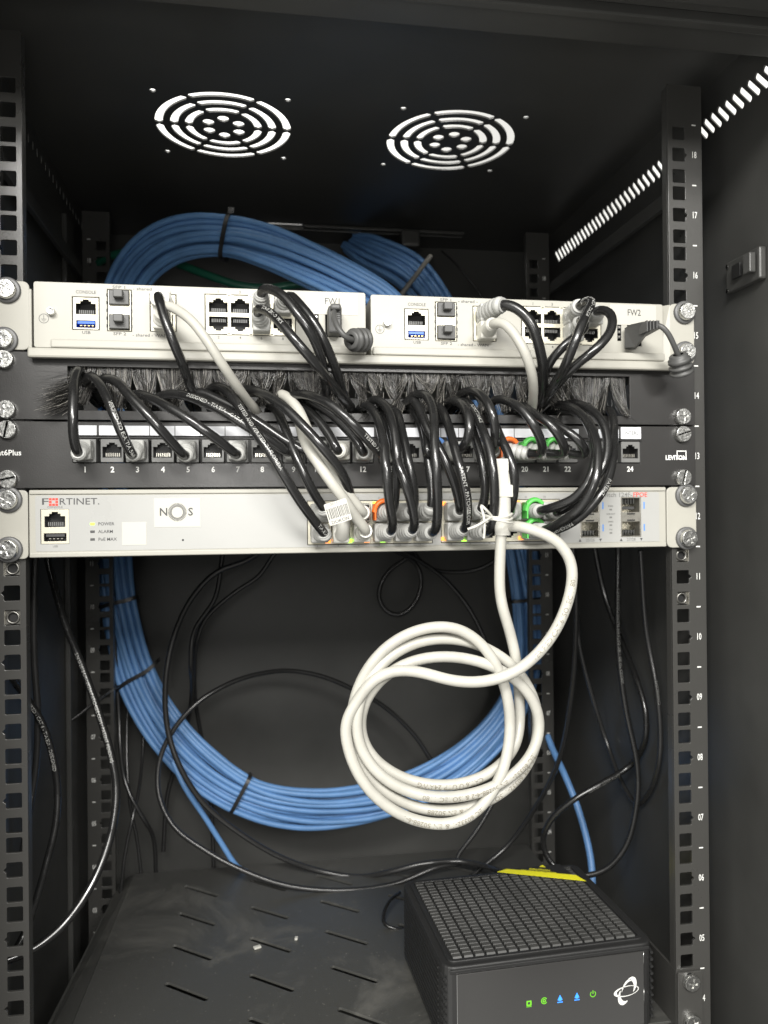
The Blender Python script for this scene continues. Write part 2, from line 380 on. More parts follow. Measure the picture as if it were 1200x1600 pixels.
# mounting rails with square holes
def rail(side, y, front, nuts=()):
    hs = []; x0, x1 = (224.0, 251.0)
    for u in range(1, 19):
        for k in (-1, 0, 1):
            z = uz(u, k*15.875); h = rect(232.55-4.9, z-4.9, 232.55+4.9, z+4.9, .9, 2)
            if k == 0: a_ = 232.55+4.9; h = [(a_, z-4), (a_, z-1.8), (a_+1.6, z-.3), (a_+1.6, z+.3), (a_, z+1.8)]+h[:-1]
            hs.append(h)
    hs = [[(-a, b) for a, b in h] for h in hs]
    o = [(-a, b) for a, b in [(x0, ZB+3), (x1, ZB+3), (x1, 318), (x0, 318)]]
    vs_, fs_ = fill2d(o, hs, 2.0, .25, 'rail')
    mb = MB(); mb.add([(-side*p[0], y+1.0-p[2], p[1]) for p in vs_], fs_ if side < 0 else [f[::-1] for f in fs_], railm)
    mb.box((side*x1, y+2.1, ZB+3), (side*(x1-2), y+(46 if front else 40), 317), railm, .3)
    mb.box((side*x0, y+2.1, ZB+3), (side*(x0+1.6), y+9, 317), railm, .3)
    r = mb.build('mounting_rail', cabinet)
    mb = MB()
    for u in range(2, 19):
        if u > 2: mb.text('%02d' % u, 6.8, (side*244.6, y-.05, uz(u)), ink_w, wide=.62, bold=.05)
        mb.mark().box((side*244.6-1.6, y-.1, uz(u, 22.2)-.45), (side*244.6+1.6, y-.01, uz(u, 22.2)+.45), ink_w)
    mb.build('unit_number', r)
    for z in nuts:
        mb = MB(); X = side*232.55
        mb.plate(rect(-5.6, -4.6, 5.6, 4.6, .8), [circ(0, 0, 2.9, 18)], 1.2, nutm, O=(X, y+3.2, z), bev=.2)
        mb.tube([(X+3.6*math.cos(a), y+2.2, z+3.6*math.sin(a)) for a in [i*math.pi/9 for i in range(18)]], .8, nutm, 6, close=True)
        mb.box((X-5.6, y+.4, z-4.6), (X-4.6, y+3, z+4.6), tin, .2).box((X+4.6, y+.4, z-4.6), (X+5.6, y+3, z+4.6), tin, .2)
        mb.box((X-5, y+3.9, z-4.5), (X+5, y+9, z+4.5), dark)
        mb.build('cage_nut', r)
    return r
rail(-1, 0, True, nuts=(uz(11, 15.875), uz(11, -15.875)))
rail(1, 0, True, nuts=(uz(11, 15.875), uz(11, -15.875)))
rail(-1, 309, False); rail(1, 309, False)
mb = MB(); mb.box((-262, 300, 285), (262, 306, 300), cab, 1); 
for s_ in (-1, 1): mb.box((s_*251, 20, 250), (s_*254, 320, 268), cab, .5).box((s_*251, 20, -210), (s_*254, 320, -192), cab, .5)
mb.v = mb.v; 
mb2 = MB()
for s_ in (-1, 1): mb2 = MB(); mb2.box((s_*251.2, 20, 250), (s_*256, 320, 262), cab, .5); mb2.build('side_rail', cabinet)


# ================================================================== screws
def screw(parent, x, y, z, kind='phillips', wash=False, r=6.0, name='screw'):
    mb = MB()
    if wash: mb.lathe((x, y, z), (0, -1, 0), [(8.3, 0), (8.3, 1.6), (7.7, 2.1), (6.2, 2.1)], washm, 28); y -= 2.1
    mb.lathe((x, y, z), (0, -1, 0), [(r, 0), (r, 2.2), (r*.93, 3.0)], screwm, 28)
    a = random.uniform(0, 3.14); U = V((math.cos(a), 0, math.sin(a))); W = V((-math.sin(a), 0, math.cos(a)))
    if kind == 'phillips':
        c = .75; q = r*.56; cross = [(q, -c), (q, c), (c, c), (c, q), (-c, q), (-c, c), (-q, c), (-q, -c), (-c, -c), (-c, -q), (c, -q), (c, -c)]
    else: c = .7; q = r*.86; cross = [(q, -c), (q, c), (-q, c), (-q, -c)]
    mb.plate(circ(0, 0, r*.93, 28), [cross], 1.0, screwm, O=(x, y-3.5, z), U=U, W=W, bev=.22, key=(kind, r))
    return mb.build(name, parent)

# ================================================================== port building
def rj45_hole(cx, cz, w, h, up=True):
    s_ = 1 if up else -1; a = w/2
    p = [(-a, -h/2), (a, -h/2), (a, h*.22), (a*.55, h*.22), (a*.55, h*.38), (a*.3, h*.38), (a*.3, h*.5), (-a*.3, h*.5), (-a*.3, h*.38), (-a*.55, h*.38), (-a*.55, h*.22), (-a, h*.22)]
    return [(cx+q[0], cz+s_*q[1]) for q in p]
def cavity(mb, cx, cz, w, h, y, d, m=dark, up=True, contacts=True, gm=None):
    gm = gm or portg
    x0, x1, z0, z1 = cx-w/2, cx+w/2, cz-h/2, cz+h/2
    vs = [(x0, y, z0), (x1, y, z0), (x1, y, z1), (x0, y, z1), (x0, y+d, z0), (x1, y+d, z0), (x1, y+d, z1), (x0, y+d, z1)]
    mb.add(vs, [(0, 1, 5, 4), (1, 2, 6, 5), (2, 3, 7, 6), (3, 0, 4, 7), (4, 5, 6, 7)], m)
    if contacts:
        zc = z0+h*.10 if up else z1-h*.10
        for k in range(8):
            xx = cx-w*.34+w*.68*k/7; mb.box((xx-w*.022, y+1.4, zc), (xx+w*.022, y+1.9, zc+(h*.24 if up else -h*.24)), gm)

def shell(mb, x0, x1, y0, y1, z0, z1, m, t=1.0, bev=.0):
    mb.box((x0, y0, z1-t), (x1, y1, z1), m, bev).box((x0, y0, z0), (x1, y1, z0+t), m, bev)
    mb.box((x0, y0, z0+t+.01), (x0+t, y1, z1-t-.01), m).box((x1-t, y0, z0+t+.01), (x1, y1, z1-t-.01), m).box((x0+t, y1-t, z0+t+.01), (x1-t, y1, z1-t-.01), m)

# ================================================================== FIREWALL TRAY + two firewalls (rack unit 15)
tray = thing('rack_shelf', 'cream rack mount tray screwed at unit 15 carrying the two white firewalls', 'rack tray', (0, 60, 108))
mb = MB()
mb.box((-216, -6, 106.6), (222, 158, 112.5), cream, .8)
mb.box((-219, -11.5, 105.4), (224, -6.2, 111.8), cream, 1.4)
mb.box((-205, -11.2, 112), (-2.5, -7.4, 117.5), cream, .9).box((2, -11.2, 112), (214, -7.4, 117.5), cream, .9)
mb.build('tray_base', tray)
for s_ in (-1, 1):
    mb = MB(); o = rect(-243, 111.5, -219.5, 155.6, 4) if s_ < 0 else rect(222, 111.5, 241.6, 155.6, 4)
    mb.plate(o, [], 2.0, cream, O=(0, -2.2, 0), bev=.5)
    if s_ > 0:
        mb.add([(214, 0, 112), (222.5, -3.2, 112), (222.5, -3.2, 154.8), (216, 4, 154.8), (214, 0, 110), (222.5, -3.2, 110)], [(0, 1, 2, 3)], cream)
        mb.box((216, -3, 111.6), (222.4, 20, 113), cream, .3)
    else: mb.box((-220.6, -3, 111.6), (-218.2, 30, 151), cream, .6)
    mb.build('mounting_ear', tray)
for x, z in ((-232.55, uz(15, 15.9)), (-234.5, uz(15, -15.9)), (233.5, uz(15, 15.9)), (233.5, uz(15, -13.5))): screw(tray, x, -3.3, z, wash=True, r=6.2)

def firewall(label, nm, x0=-216.5, x1=-2.0):
    yf = -5.0; t = thing('firewall', label, 'firewall', ((x0+x1)/2, 75, 112.6), 'firewalls side by side in the tray')
    z0, z1 = 113.0, 155.3
    mb = MB(); shell(mb, x0+1, x1-1, yf+1.6, 150, z0, z1, cream, 1.0); mb.build('body', t)
    jc, jz = -185.4, 140.4
    hs = [rect(-193, 125, -176.2, 146.3), rect(-171.3, 124.6, -156, 151.8), rect(-144.5, 125.1, -127.7, 149.7), rect(-109.3, 124.2, -49.6, 150.8), rect(-37.2, 128, -34.2, 140.5), rect(-29.6, 124.5, -18.8, 142)]
    mb = MB(); mb.plate(rect(x0, z0, x1, z1, 1.6), hs, 1.6, cream, O=(0, yf+.8, 0), bev=.35); fp = mb.build('front_panel', t)
    mb = MB()
    mb.text('CONSOLE', 3.0, (-184.4, yf-.02, 149.3), ink_g, fit=12.5).text('USB', 2.7, (-184.4, yf-.02, 123.2), ink_g, fit=5.2)
    mb.text('SFP 1', 2.8, (-163.6, yf-.02, 153.2), ink_g, fit=8).text('- shared -', 2.8, (-148, yf-.02, 152.6), ink_g, fit=14).text('SFP 2', 2.8, (-163.6, yf-.02, 122.9), ink_g, fit=8).text('- shared - WAN', 2.8, (-144.5, yf-.02, 122.4), ink_g, fit=22)
    for i, xx in enumerate((-100.6, -86.4, -72.5, -58.3)):
        mb.text(str(2*i+1), 2.6, (xx, yf-.02, 152.6), ink_g); mb.text(str(2*i+2), 2.6, (xx, yf-.02, 122.3), ink_g)
    mb.mark()
    mb.plate(circ(-210.3, 131.6, 3.1, 24), [circ(-210.3, 131.6, 2.75, 24)], .06, ink_g, O=(0, yf-.04, 0))
    mb.box((-210.45, yf-.08, 131.3), (-210.15, yf-.01, 134), ink_g)
    for k, wd in enumerate((1.7, 1.1, .5)): mb.box((-210.3-wd, yf-.08, 131.1-k*.7), (-210.3+wd, yf-.01, 131.35-k*.7), ink_g)
    mb.build('printed_text', fp)
    screw(t, -205.4, yf, 135.9, r=2.6, name='ground_screw')
    # console + usb
    mb = MB(); mb.plate(rect(-192.45, 125.45, -176.75, 145.85), [rj45_hole(-184.6, 139.9, 12.4, 9.6), rect(-190.6, 126.4, -178.6, 131.2)], .8, tinp, O=(0, yf+.6, 0), bev=.1)
    cavity(mb, -184.6, 139.9, 12.6, 10, yf+.9, 13, portb); c = mb.build('console_port', fp)
    mb = MB(); cavity(mb, -184.6, 128.8, 12.2, 5, yf+.9, 9, usbblue, contacts=False); mb.box((-190, yf+1.0, 129.0), (-179.2, yf+8, 131.0), usbblue, .2)
    for k in range(4): mb.box((-188.3+k*2.4, yf+.95, 127.7), (-187.1+k*2.4, yf+4, 128.2), gold)
    mb.build('usb_port', fp)
    # sfp cages with rubber plugs
    mb = MB(); mb.plate(rect(-170.75, 125.05, -156.55, 151.35), [rect(-170.2, 141.6, -157.2, 151), rect(-170.2, 125.4, -157.2, 135.4)], .8, tinp, O=(0, yf+.5, 0), bev=.1)
    for k in range(5):
        mb.box((-156.4, yf-.1, 127+k*5), (-155.6, yf+.6, 129+k*5), dark); mb.box((-171.8, yf-.1, 127+k*5), (-171.2, yf+.6, 129+k*5), dark)
    mb.build('sfp_cage', fp)
    for zc in (146.3, 130.6):
        mb = MB(); mb.box((-170, yf-2.2, zc-4.7), (-157.4, yf+6, zc+4.7), boot_d, .5); mb.box((-166.5, yf-7.5, zc-1.2), (-160.6, yf-2, zc+3.8), boot_d, .5); mb.build('dust_plug', fp)
    # shared rj45 stack
    mb = MB(); mb.plate(rect(-143.95, 125.55, -128.25, 149.25), [rj45_hole(-136, 143.3, 12.4, 9.8), rj45_hole(-136, 131.2, 12.4, 9.8, False)], .8, tinp, O=(0, yf+.4, 0), bev=.1)
    cavity(mb, -136, 143.3, 12.6, 10, yf+.9, 13, portb); cavity(mb, -136, 131.2, 12.6, 10, yf+.9, 13, portb, up=False); mb.build('shared_port', fp)
    # 8 port block
    hs = []
    for xx in (-100.6, -86.4, -72.5, -58.3): hs += [rj45_hole(xx, 143.6, 12.2, 9.4), rj45_hole(xx, 131.4, 12.2, 9.4, False)]
    mb = MB(); mb.plate(rect(-108.75, 124.65, -50.15, 150.35), hs, .8, tinp, O=(0, yf+.4, 0), bev=.1)
    for k in range(4):
        for zz in (150.2, 124.8): mb.box((-95+k*14, yf-.5, zz-.8), (-92+k*14, yf-.0, zz+.8), tinp, .2); mb.box((-94.5+k*14, yf-.6, zz-.3), (-92.6+k*14, yf-.45, zz+.3), dark)
    mb.build('port_block_frame', fp)
    for xx in (-100.6, -86.4, -72.5, -58.3):
        for zz, u in ((143.6, True), (131.4, False)):
            mb = MB(); cavity(mb, xx, zz, 12.4, 9.6, yf+.9, 13, portb, up=u); mb.box((xx-5.6, yf+1.5, zz+(2.0 if u else -4.2)), (xx-3.6, yf+3.2, zz+(4.2 if u else -2.0)), tinp).box((xx+3.6, yf+1.5, zz+(2.0 if u else -4.2)), (xx+5.6, yf+3.2, zz+(4.2 if u else -2.0)), tinp); mb.build('ethernet_port', fp)
    mb = MB(); cavity(mb, -35.7, 134.2, 3, 12.5, yf+.9, 8, dark, contacts=False)
    for zq in (131, 134.5, 138): mb.box((-37, yf+.4, zq-1.2), (-34.4, yf+.9, zq+1.2), portb, .2); mb.box((-36.2, yf+.2, zq-.4), (-35.2, yf+.42, zq+.4), tin)
    mb.build('terminal_socket', fp)
    mb = MB(); cavity(mb, -24.2, 133.2, 10.8, 17.5, yf+.9, 10, dark, contacts=False); mb.build('power_socket', fp)
    mb = MB(); mb.box((-43, yf-.25, 139.6), (-7.5, yf-.05, 154.2), paperw); mb.text(nm, 6.4, (-24.5, yf-.3, 148.4), ink_g, fit=10)
    for o in ((0, 0),): pass
    mb.build('label_sticker', fp)
    return t
fw1 = firewall('white firewall box on the left, with a sticker reading FW1', 'FW1')
# second unit is the same box, built again in place for its own sticker
before = set(bpy.data.objects)
fw2 = firewall('white firewall box on the right, with a sticker reading FW2', 'FW2')
fw2.location = V(fw2.location)+V((218, 0, 0))*S*(1)
fw2.location.z -= 0.0010

# ================================================================== BRUSH PANEL (unit 14)
brush = thing('brush_panel', 'black brush strip panel with bristles that patch cables pass through', 'brush panel', (0, 0, uz(14)-22))
mb = MB(); mb.plate(rect(-241.3, 67, 227.5+13.8, 110.5, 1), [rect(-196.5, 73.2, 190.5, 101.6, .5)] , 2.0, panelb, O=(0, -2.4, 0), bev=.3)
mb.box((-221, -1.2, 107.8), (222, 12, 110.2), panelb, .4).box((-221, -1.2, 67.2), (222, 12, 69.4), panelb, .4)
mb.box((-196.5, -1.3, 69.5), (190.5, 5, 73.1), panelb, .3)
mb.build('face_plate', brush)
mb = MB(); mb.box((-200, -1.1, 101.8), (194, 4, 106.5), dark, .3); mb.build('bristle_holder', brush)
for x, z in ((-234.5, uz(14, 15.9)), (-233.5, uz(14, -15.9)), (230.5, uz(14, -15.9))): screw(brush, x, -3.5, z, r=6.0)
EN = [(130, 600), (150, 600), (205, 620), (244, 620), (331, 606), (300, 612), (392, 630), (387, 611), (430, 641), (450, 625), (508, 620), (547, 633), (537, 613), (457, 617), (574, 638), (600, 640), (648, 618), (640, 626), (700, 628), (722, 628), (726, 614), (686, 638), (770, 626), (808, 634), (840, 650), (832, 632), (850, 622), (874, 634), (890, 632), (956, 650)]
EN = [at(a, b, -2) for a, b in EN]
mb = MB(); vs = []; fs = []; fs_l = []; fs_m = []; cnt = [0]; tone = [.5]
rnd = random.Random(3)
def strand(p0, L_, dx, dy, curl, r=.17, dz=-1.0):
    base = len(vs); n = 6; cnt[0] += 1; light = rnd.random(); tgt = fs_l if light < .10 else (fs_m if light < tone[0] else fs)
    for i in range(n+1):
        t = i/n; p = V((p0.x+dx*t**1.7+curl*math.sin(t*3.1), p0.y+dy*t**2, p0.z+dz*L_*t)); rr = r*(1-.2*t)
        for k in range(3): a = k*2.094; vs.append(p+V((math.cos(a)*rr, math.sin(a)*rr, 0)))
    for i in range(n):
        for k in range(3): k2 = (k+1) % 3; tgt.append((base+i*3+k, base+i*3+k2, base+i*3+3+k2, base+i*3+3+k))
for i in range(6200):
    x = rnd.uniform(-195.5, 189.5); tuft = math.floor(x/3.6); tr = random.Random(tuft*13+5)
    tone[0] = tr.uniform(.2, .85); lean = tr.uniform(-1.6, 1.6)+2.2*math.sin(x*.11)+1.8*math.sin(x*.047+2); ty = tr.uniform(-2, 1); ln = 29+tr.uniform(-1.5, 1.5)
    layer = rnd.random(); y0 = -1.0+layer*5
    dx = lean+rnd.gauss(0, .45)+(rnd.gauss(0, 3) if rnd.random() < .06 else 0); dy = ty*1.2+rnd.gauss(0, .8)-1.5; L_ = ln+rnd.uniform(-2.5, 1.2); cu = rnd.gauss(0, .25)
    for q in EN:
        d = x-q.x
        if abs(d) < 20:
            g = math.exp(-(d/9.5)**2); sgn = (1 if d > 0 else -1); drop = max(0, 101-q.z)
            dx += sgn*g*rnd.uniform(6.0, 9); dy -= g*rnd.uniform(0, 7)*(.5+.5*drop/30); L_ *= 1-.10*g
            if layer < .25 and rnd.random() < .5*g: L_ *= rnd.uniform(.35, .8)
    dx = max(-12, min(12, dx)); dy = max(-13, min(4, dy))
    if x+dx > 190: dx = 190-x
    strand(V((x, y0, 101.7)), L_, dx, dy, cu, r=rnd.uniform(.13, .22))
# tuft that pokes out at the left end
for i in range(330):
    p0 = V((-192+rnd.uniform(0, 7), rnd.uniform(-3.5, -1), 92+rnd.uniform(-9, 5))); strand(p0, rnd.uniform(4, 18), -rnd.uniform(12, 24), rnd.uniform(-14, -4), rnd.gauss(0, .8), r=.2)
for i in range(16):
    p0 = V((-192, -3, 97+rnd.uniform(-2, 3))); strand(p0, rnd.uniform(-1, 5), -rnd.uniform(14, 26), rnd.uniform(-12, -6), rnd.gauss(0, .8), r=.15)
for i in range(90):   # stray bristles bent outwards by cables
    q = rnd.choice(EN[10:]); strand(V((q.x+rnd.uniform(-6, 6), -3, q.z+rnd.uniform(2, 12))), rnd.uniform(4, 22), rnd.uniform(-16, 16), rnd.uniform(-16, -5), rnd.gauss(0, 1.2), r=.16)
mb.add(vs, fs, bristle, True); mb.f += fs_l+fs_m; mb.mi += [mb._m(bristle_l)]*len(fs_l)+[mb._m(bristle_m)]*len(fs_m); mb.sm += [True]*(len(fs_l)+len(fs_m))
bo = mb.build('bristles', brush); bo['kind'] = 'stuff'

# ================================================================== PATCH PANEL (unit 13)
pp = thing('port_patch_panel', 'black 24 port patch panel with white label strips and numbered ports', 'patch panel', (0, 0, uz(13)-22))
PX = [-186.2, -169.2, -153.4, -137.3, -121.2, -105.0, -88.9, -72.8, -51.9, -36.0, -20.6, -4.9, 12.4, 28.3, 43.6, 59.5, 75.5, 91.0-9, 94.4, 110.6, 126.6, 142.4, 174.0, 190.1]
PX[12:18] = [14.0, 28.6, 42.6, 56.6, 68.0, 80.2]; PX[21] = 142.6; PX[22] = 173.0
PZ = 47.0
hs = [rect(PX[i]-7.3, PZ-7.6, PX[i]+7.3, PZ+7.6, .5) for i in range(24)]
def fuse(i0, i1): return rect(PX[i0]-7.6, PZ-8, PX[i1]+7.6, PZ+8, .6)
mb = MB(); mb.plate(rect(-241.3, 22.9, 241.3, 65.8, 1), [fuse(0, 7), fuse(8, 11), fuse(12, 17), fuse(18, 20), fuse(21, 22) if False else rect(PX[21]-7.6, PZ-8, PX[21]+7.6, PZ+8), rect(PX[22]-7.6, PZ-8, PX[22]+7.6, PZ+8) if False else rect(PX[22]-7.6, PZ-8, PX[23]+7.6, PZ+8)], 2, panelb, O=(0, -2.4, 0), bev=.3)
mb.box((-221, -1.2, 63.6), (226, 12, 65.6), panelb, .4).box((-221, -1.2, 23.1), (226, 12, 25), panelb, .4)
mb.box((-193.5, -5.2, 56.5), (198.5, -3.5, 65.2), panelb, .4)
mb.box((-193.5, -5.2, 54.9), (198.5, -3.5, 56.0), panelb, .3)
fpp = mb.build('face_plate', pp)
xs = sorted(PX)
for i in range(24):
    a = (PX[i]+PX[i-1])/2 if i and PX[i]-PX[i-1] < 17 else PX[i]-8; b = (PX[i]+PX[i+1])/2 if i < 23 and PX[i+1]-PX[i] < 17 else PX[i]+8
    if i == 23: continue
    mb = MB(); mb.box((a+.25, -5.6, 56.9), (b-.25, -5.25, 63.2), paper); mb.build('label_window', fpp)
mb = MB(); mb.box((182, -6.4, 56.2), (197.5, -5.3, 64.8), paper, .3); mb.text('INTERL', 3.6, (190, -6.5, 60.4), ink_l, wide=.95); mb.build('label_sticker', fpp)
proto = None
for i in range(24):
    if proto is None:
        X = PX[i]; mb = MB(); mb.plate(rect(X-7.1, PZ-7.5, X+7.1, PZ+7.5, .5), [rj45_hole(X, PZ+.3, 11.8, 9.6)], 1.6, portg, O=(0, -3.8, 0), bev=.3)
        mb.box((X-7.0, -3, PZ-7.4), (X-6.3, 12, PZ+7.4), portg).box((X+6.3, -3, PZ-7.4), (X+7.0, 12, PZ+7.4), portg)
        cavity(mb, X, PZ+.3, 12.2, 9.8, -3.0, 13, portb, gm=tin)
        X0 = X; proto = mb.build('port', fpp)
    else:
        c = proto.copy(); COL.objects.link(c); c.parent = fpp; c.location = V(((PX[i]-X0)*S, 0, 0))
mb = MB()
for i in range(24): mb.text(str(i+1), 5.2, (PX[i], -3.55, 34.6), ink_w, wide=.95, bold=.12)
mb.text('Cat6Plus', 5.0, (-225.0, -3.55, uz(13)+1.0), ink_w, align='RIGHT', bold=.06)
mb.text('LEVITON', 4.6, (226.0, -3.55, uz(13)-1.5), ink_w, wide=.9, bold=.16)
mb.mark()
mb.plate(rect(226.5, uz(13)-2.6, 234.2, uz(13)+3.8), [rect(227.2, uz(13)-1.9, 233.5, uz(13)+3.1)], .08, ink_w, O=(0, -3.5, 0))
mb.build('printed_text', fpp)
for x, z in ((-233, 60.2), (-233, 28.6), (230.5, 60.2), (230.5, 28.6)): screw(pp, x, -3.5, z, kind='slot', r=6.0)

# ================================================================== SWITCH (unit 12)
sw = thing('network_switch', 'cream network switch at unit 12 with rows of filled ports and NOS sticker', 'network switch', (0, 110, -22))
YS = -3.0
mb = MB(); shell(mb, -219.5, 217.5, YS+2, 240, -21.6, 21.2, cream); mb.build('body', sw)
hs = [rect(-221+16.2+.0, -17.6, -190.0, 6.0)] if False else []
GA = [-35.2+14.15*i for i in range(6)]; GB = [57.6+13.75*i for i in range(6)]
SX = GA+GB
hs = [rect(-214.0, -13.2, -196.4, 9.3), rect(-43.2, -16.6, 43.6, 13.6), rect(49.6, -16.6, 136.5, 13.6), rect(151.8, -14.4, 166.6, 14.8), rect(182.6, -14.4, 198.4, 14.8)]
mb = MB(); mb.plate(rect(-220.9, -21.9, 217.8, 21.7, .8), hs, 2.4, cream, O=(0, YS+1.2, 0), bev=.45)
mb.box((-220.5, YS-1.2, 18.9), (217.4, YS-.05, 21.4), cream, .5).box((-220.5, YS-1.2, -21.6), (217.4, YS-.05, -18.6), cream, .5); fsw = mb.build('front_panel', sw)
mb = MB(); mb.plate(rect(-217, -17.8, 212.5, 18.0, 1), hs, .25, swface, O=(0, YS-.14, 0)); mb.build('face_overlay', fsw)
for s_ in (-1, 1):
    mb = MB(); mb.plate(rect(-243, -22.4, -221.4, 21.6, 3) if s_ < 0 else rect(218.3, -22.6, 241.6, 21.6, 4), [], 2.2, cream, O=(0, YS+.6, 0), bev=.5); mb.build('mounting_ear', sw)
for x, z in ((-232.8, 15.6), (-232.8, -16.2), (233.2, 15.6), (233.2, -15.8)): screw(sw, x, YS-.5, z, wash=True, r=6.3)
# console/usb
mb = MB(); mb.plate(rect(-213.6, -13, -196.6, 9.1), [rj45_hole(-205.2, 2.6, 12.6, 9.8), rect(-212, -11.4, -198.2, -6.2)], .8, tinp, O=(0, YS+.3, 0), bev=.1)
cavity(mb, -205.2, 2.6, 12.8, 10, YS+.8, 13, portb); mb.build('console_port', fsw)
mb = MB(); cavity(mb, -205.1, -8.8, 13.8, 5.4, YS+.8, 9, portb, contacts=False); mb.box((-211, YS+1, -8.6), (-199.4, YS+8, -6.6), portb, .2)
for k in range(4): mb.box((-209+k*2.4, YS+.95, -10.0), (-207.8+k*2.4, YS+4, -9.5), tin)
mb.build('usb_port', fsw)
mb = MB()
z_ = 14.0; mb.text('F', 6.0, (-213.6, YS-.3, z_), ink_g, align='LEFT', fit=4).text('RTINET.', 6.0, (-202.6, YS-.3, z_), ink_g, align='LEFT', fit=24.5)
mb.mark()
for a in range(3):
    for b in range(3):
        if a == 1 and b == 1: continue
        mb.box((-208.6+a*1.95, YS-.36, z_-2.6+b*1.8), (-208.6+a*1.95+1.6, YS-.28, z_-2.6+b*1.8+1.45), ink_r)
mb.text('CONSOLE', 1.9, (-205, YS-.3, 10.6), ink_l, wide=1.1).text('USB', 1.8, (-205, YS-.3, -14.7), ink_l)
for k, t in enumerate(('POWER', 'ALARM', 'PoE MAX')): mb.text(t, 2.9, (-178.5, YS-.3, -.6-k*5), ink_g, align='LEFT')
mb.text('FortiSwitch 124F-', 4.6, (191.8, YS-.3, 17.3-1.2), ink_l, align='RIGHT', wide=1.05).text('FPOE', 4.6, (192.2, YS-.3, 16.1), ink_r, align='LEFT', wide=1.05)
mb.text('25/26', 3.0, (159.2, YS-.3, -16.2), ink_l).text('27/28', 3.0, (190.5, YS-.3, -16.2), ink_l)
mb.mark()
for xx, up in ((151.5, 1), (167, -1), (182.8, 1), (198.3, -1)): mb.add([(xx-1.1, YS-.32, -16.2-up), (xx+1.1, YS-.32, -16.2-up), (xx, YS-.32, -16.2+up)], [(0, 1, 2) if up > 0 else (0, 2, 1)], ink_g)
for k in range(4):
    mb.text(('SPEED', 'LINK/ACT', 'SPEED', 'PoE')[k], 1.5, (175, YS-.3, 8-k*5.6), ink_l); mb.box((174, YS-.34, 5-k*5.6), (176, YS-.28, 6.2-k*5.6), ink_l)
for xx in (168.5, 200.2):
    for zz in (8.5, -7.5): mb.box((xx, YS-.34, zz-2.5), (xx+1.1, YS-.28, zz+2.5), ink_b)
for i, xx in enumerate(SX):
    mb.text(str(2*i+2), 2.0, (xx-1.2, YS-.3, -17.2), ink_l)
    mb.text(str(2*i+1), 1.8, (xx-1.2, YS-.3, 15.0), ink_l)
mb.build('printed_text', fsw)
for k in range(3):
    mb = MB(); mb.box((-183.4, YS-.5, -1.3-k*5), (-180.6, YS-.2, .3-k*5), led_g if k == 0 else ink_g, .2); mb.build('indicator_light', fsw)
# stickers
mb = MB(); mb.box((-143.3, YS-.5, -3.2), (-113.4, YS-.2, 16.0), paperw, .1)
mb.text('N', 7.2, (-137.2, YS-.6, 6.6), ink_g, bold=.12).text('S', 7.2, (-119.9, YS-.6, 6.6), ink_g, bold=.12)
for k in range(40):
    a = 2*math.pi*k/40; c, s_ = math.cos(a), math.sin(a); p = V((-128.4, YS-.56, 6.6)); r0, r1, q = 3.6, 6.0, .24
    mb.add([p+V((c*r0-s_*q, 0, s_*r0+c*q)), p+V((c*r0+s_*q, 0, s_*r0-c*q)), p+V((c*r1+s_*q, 0, s_*r1-c*q)), p+V((c*r1-s_*q, 0, s_*r1+c*q))], [(0, 1, 2, 3)], ink_g)
mb.build('logo_sticker', fsw)
mb = MB(); mb.box((-163.6, YS-.45, -14.6), (-148.2, YS-.2, .4), paperw, .1); mb.build('blank_sticker', fsw)
mb = MB(); mb.lathe((-125, YS-.2, -11.8), (0, -1, 0), [(.7, 0), (.7, .1)], dark, 12); mb.build('reset_hole', fsw)
# ports: two blocks of twelve
for G, x0, x1 in ((GA, -43, 43.4), (GB, 49.8, 136.3)):
    hs = []
    for xx in G: hs += [rj45_hole(xx, 5.2, 11.8, 10, True), rj45_hole(xx, -8.4, 11.8, 10, False)]
    mb = MB(); mb.plate(rect(x0+.3, -16.1, x1-.3, 13.1), hs, .8, tinp, O=(0, YS+.3, 0), bev=.1); fr = mb.build('port_block_frame', fsw)
    for xx in G:
        for zz, u in ((5.2, True), (-8.4, False)):
            mb = MB(); cavity(mb, xx, zz, 12, 10.2, YS+.8, 13, portb, up=u); mb.build('ethernet_port', fr)
LE = [(-29.2, -14.0, led_o), (-14.5, -14.0, led_g), (8.6, -14.0, led_g), (3.5, 11.4, led_g), (51.3, 11.0, led_o), (51.5, -13.6, led_o), (66, -14.2, led_g), (105.0, 11.4, led_o), (107.4, -13.8, led_o), (-2.5, -14, led_o)]
for x, z, l_ in LE:
    mb = MB(); mb.box((x-1.9, YS-.7, z-1.3), (x+1.9, YS-.1, z+1.3), l_, .3); mb.build('port_light', fsw)
for x0 in (151.8, 182.6):
    w_ = 14.8 if x0 < 170 else 15.8; xc = x0+w_/2
    mb = MB(); mb.plate(rect(x0, -14.4, x0+w_, 14.8), [rect(x0+1, 3.6, x0+w_-1, 13.8), rect(x0+1, -13.6, x0+w_-1, -3.2)], .8, tin, O=(0, YS+.2, 0), bev=.1)
    for zc in (8.7, -8.4): cavity(mb, xc, zc, w_-1.8, 10.3, YS+.7, 22, tin, contacts=False); mb.box((xc-5, YS+5, zc-3), (xc+5, YS+20, zc-1), portb)
    for k in range(5): mb.box((xc-5+k*2.1, YS+3, 9.5), (xc-4.2+k*2.1, YS+10, 13.5), mirror); mb.box((xc-5+k*2.1, YS+3, -12.9), (xc-4.2+k*2.1, YS+10, -9.2), mirror)
    mb.box((xc-3, YS-.6, 2.0), (xc+3, YS+.2, 2.9), dark).box((xc-3, YS-.6, -2.6), (xc+3, YS+.2, -1.7), dark)
    mb.build('sfp_cage', fsw)

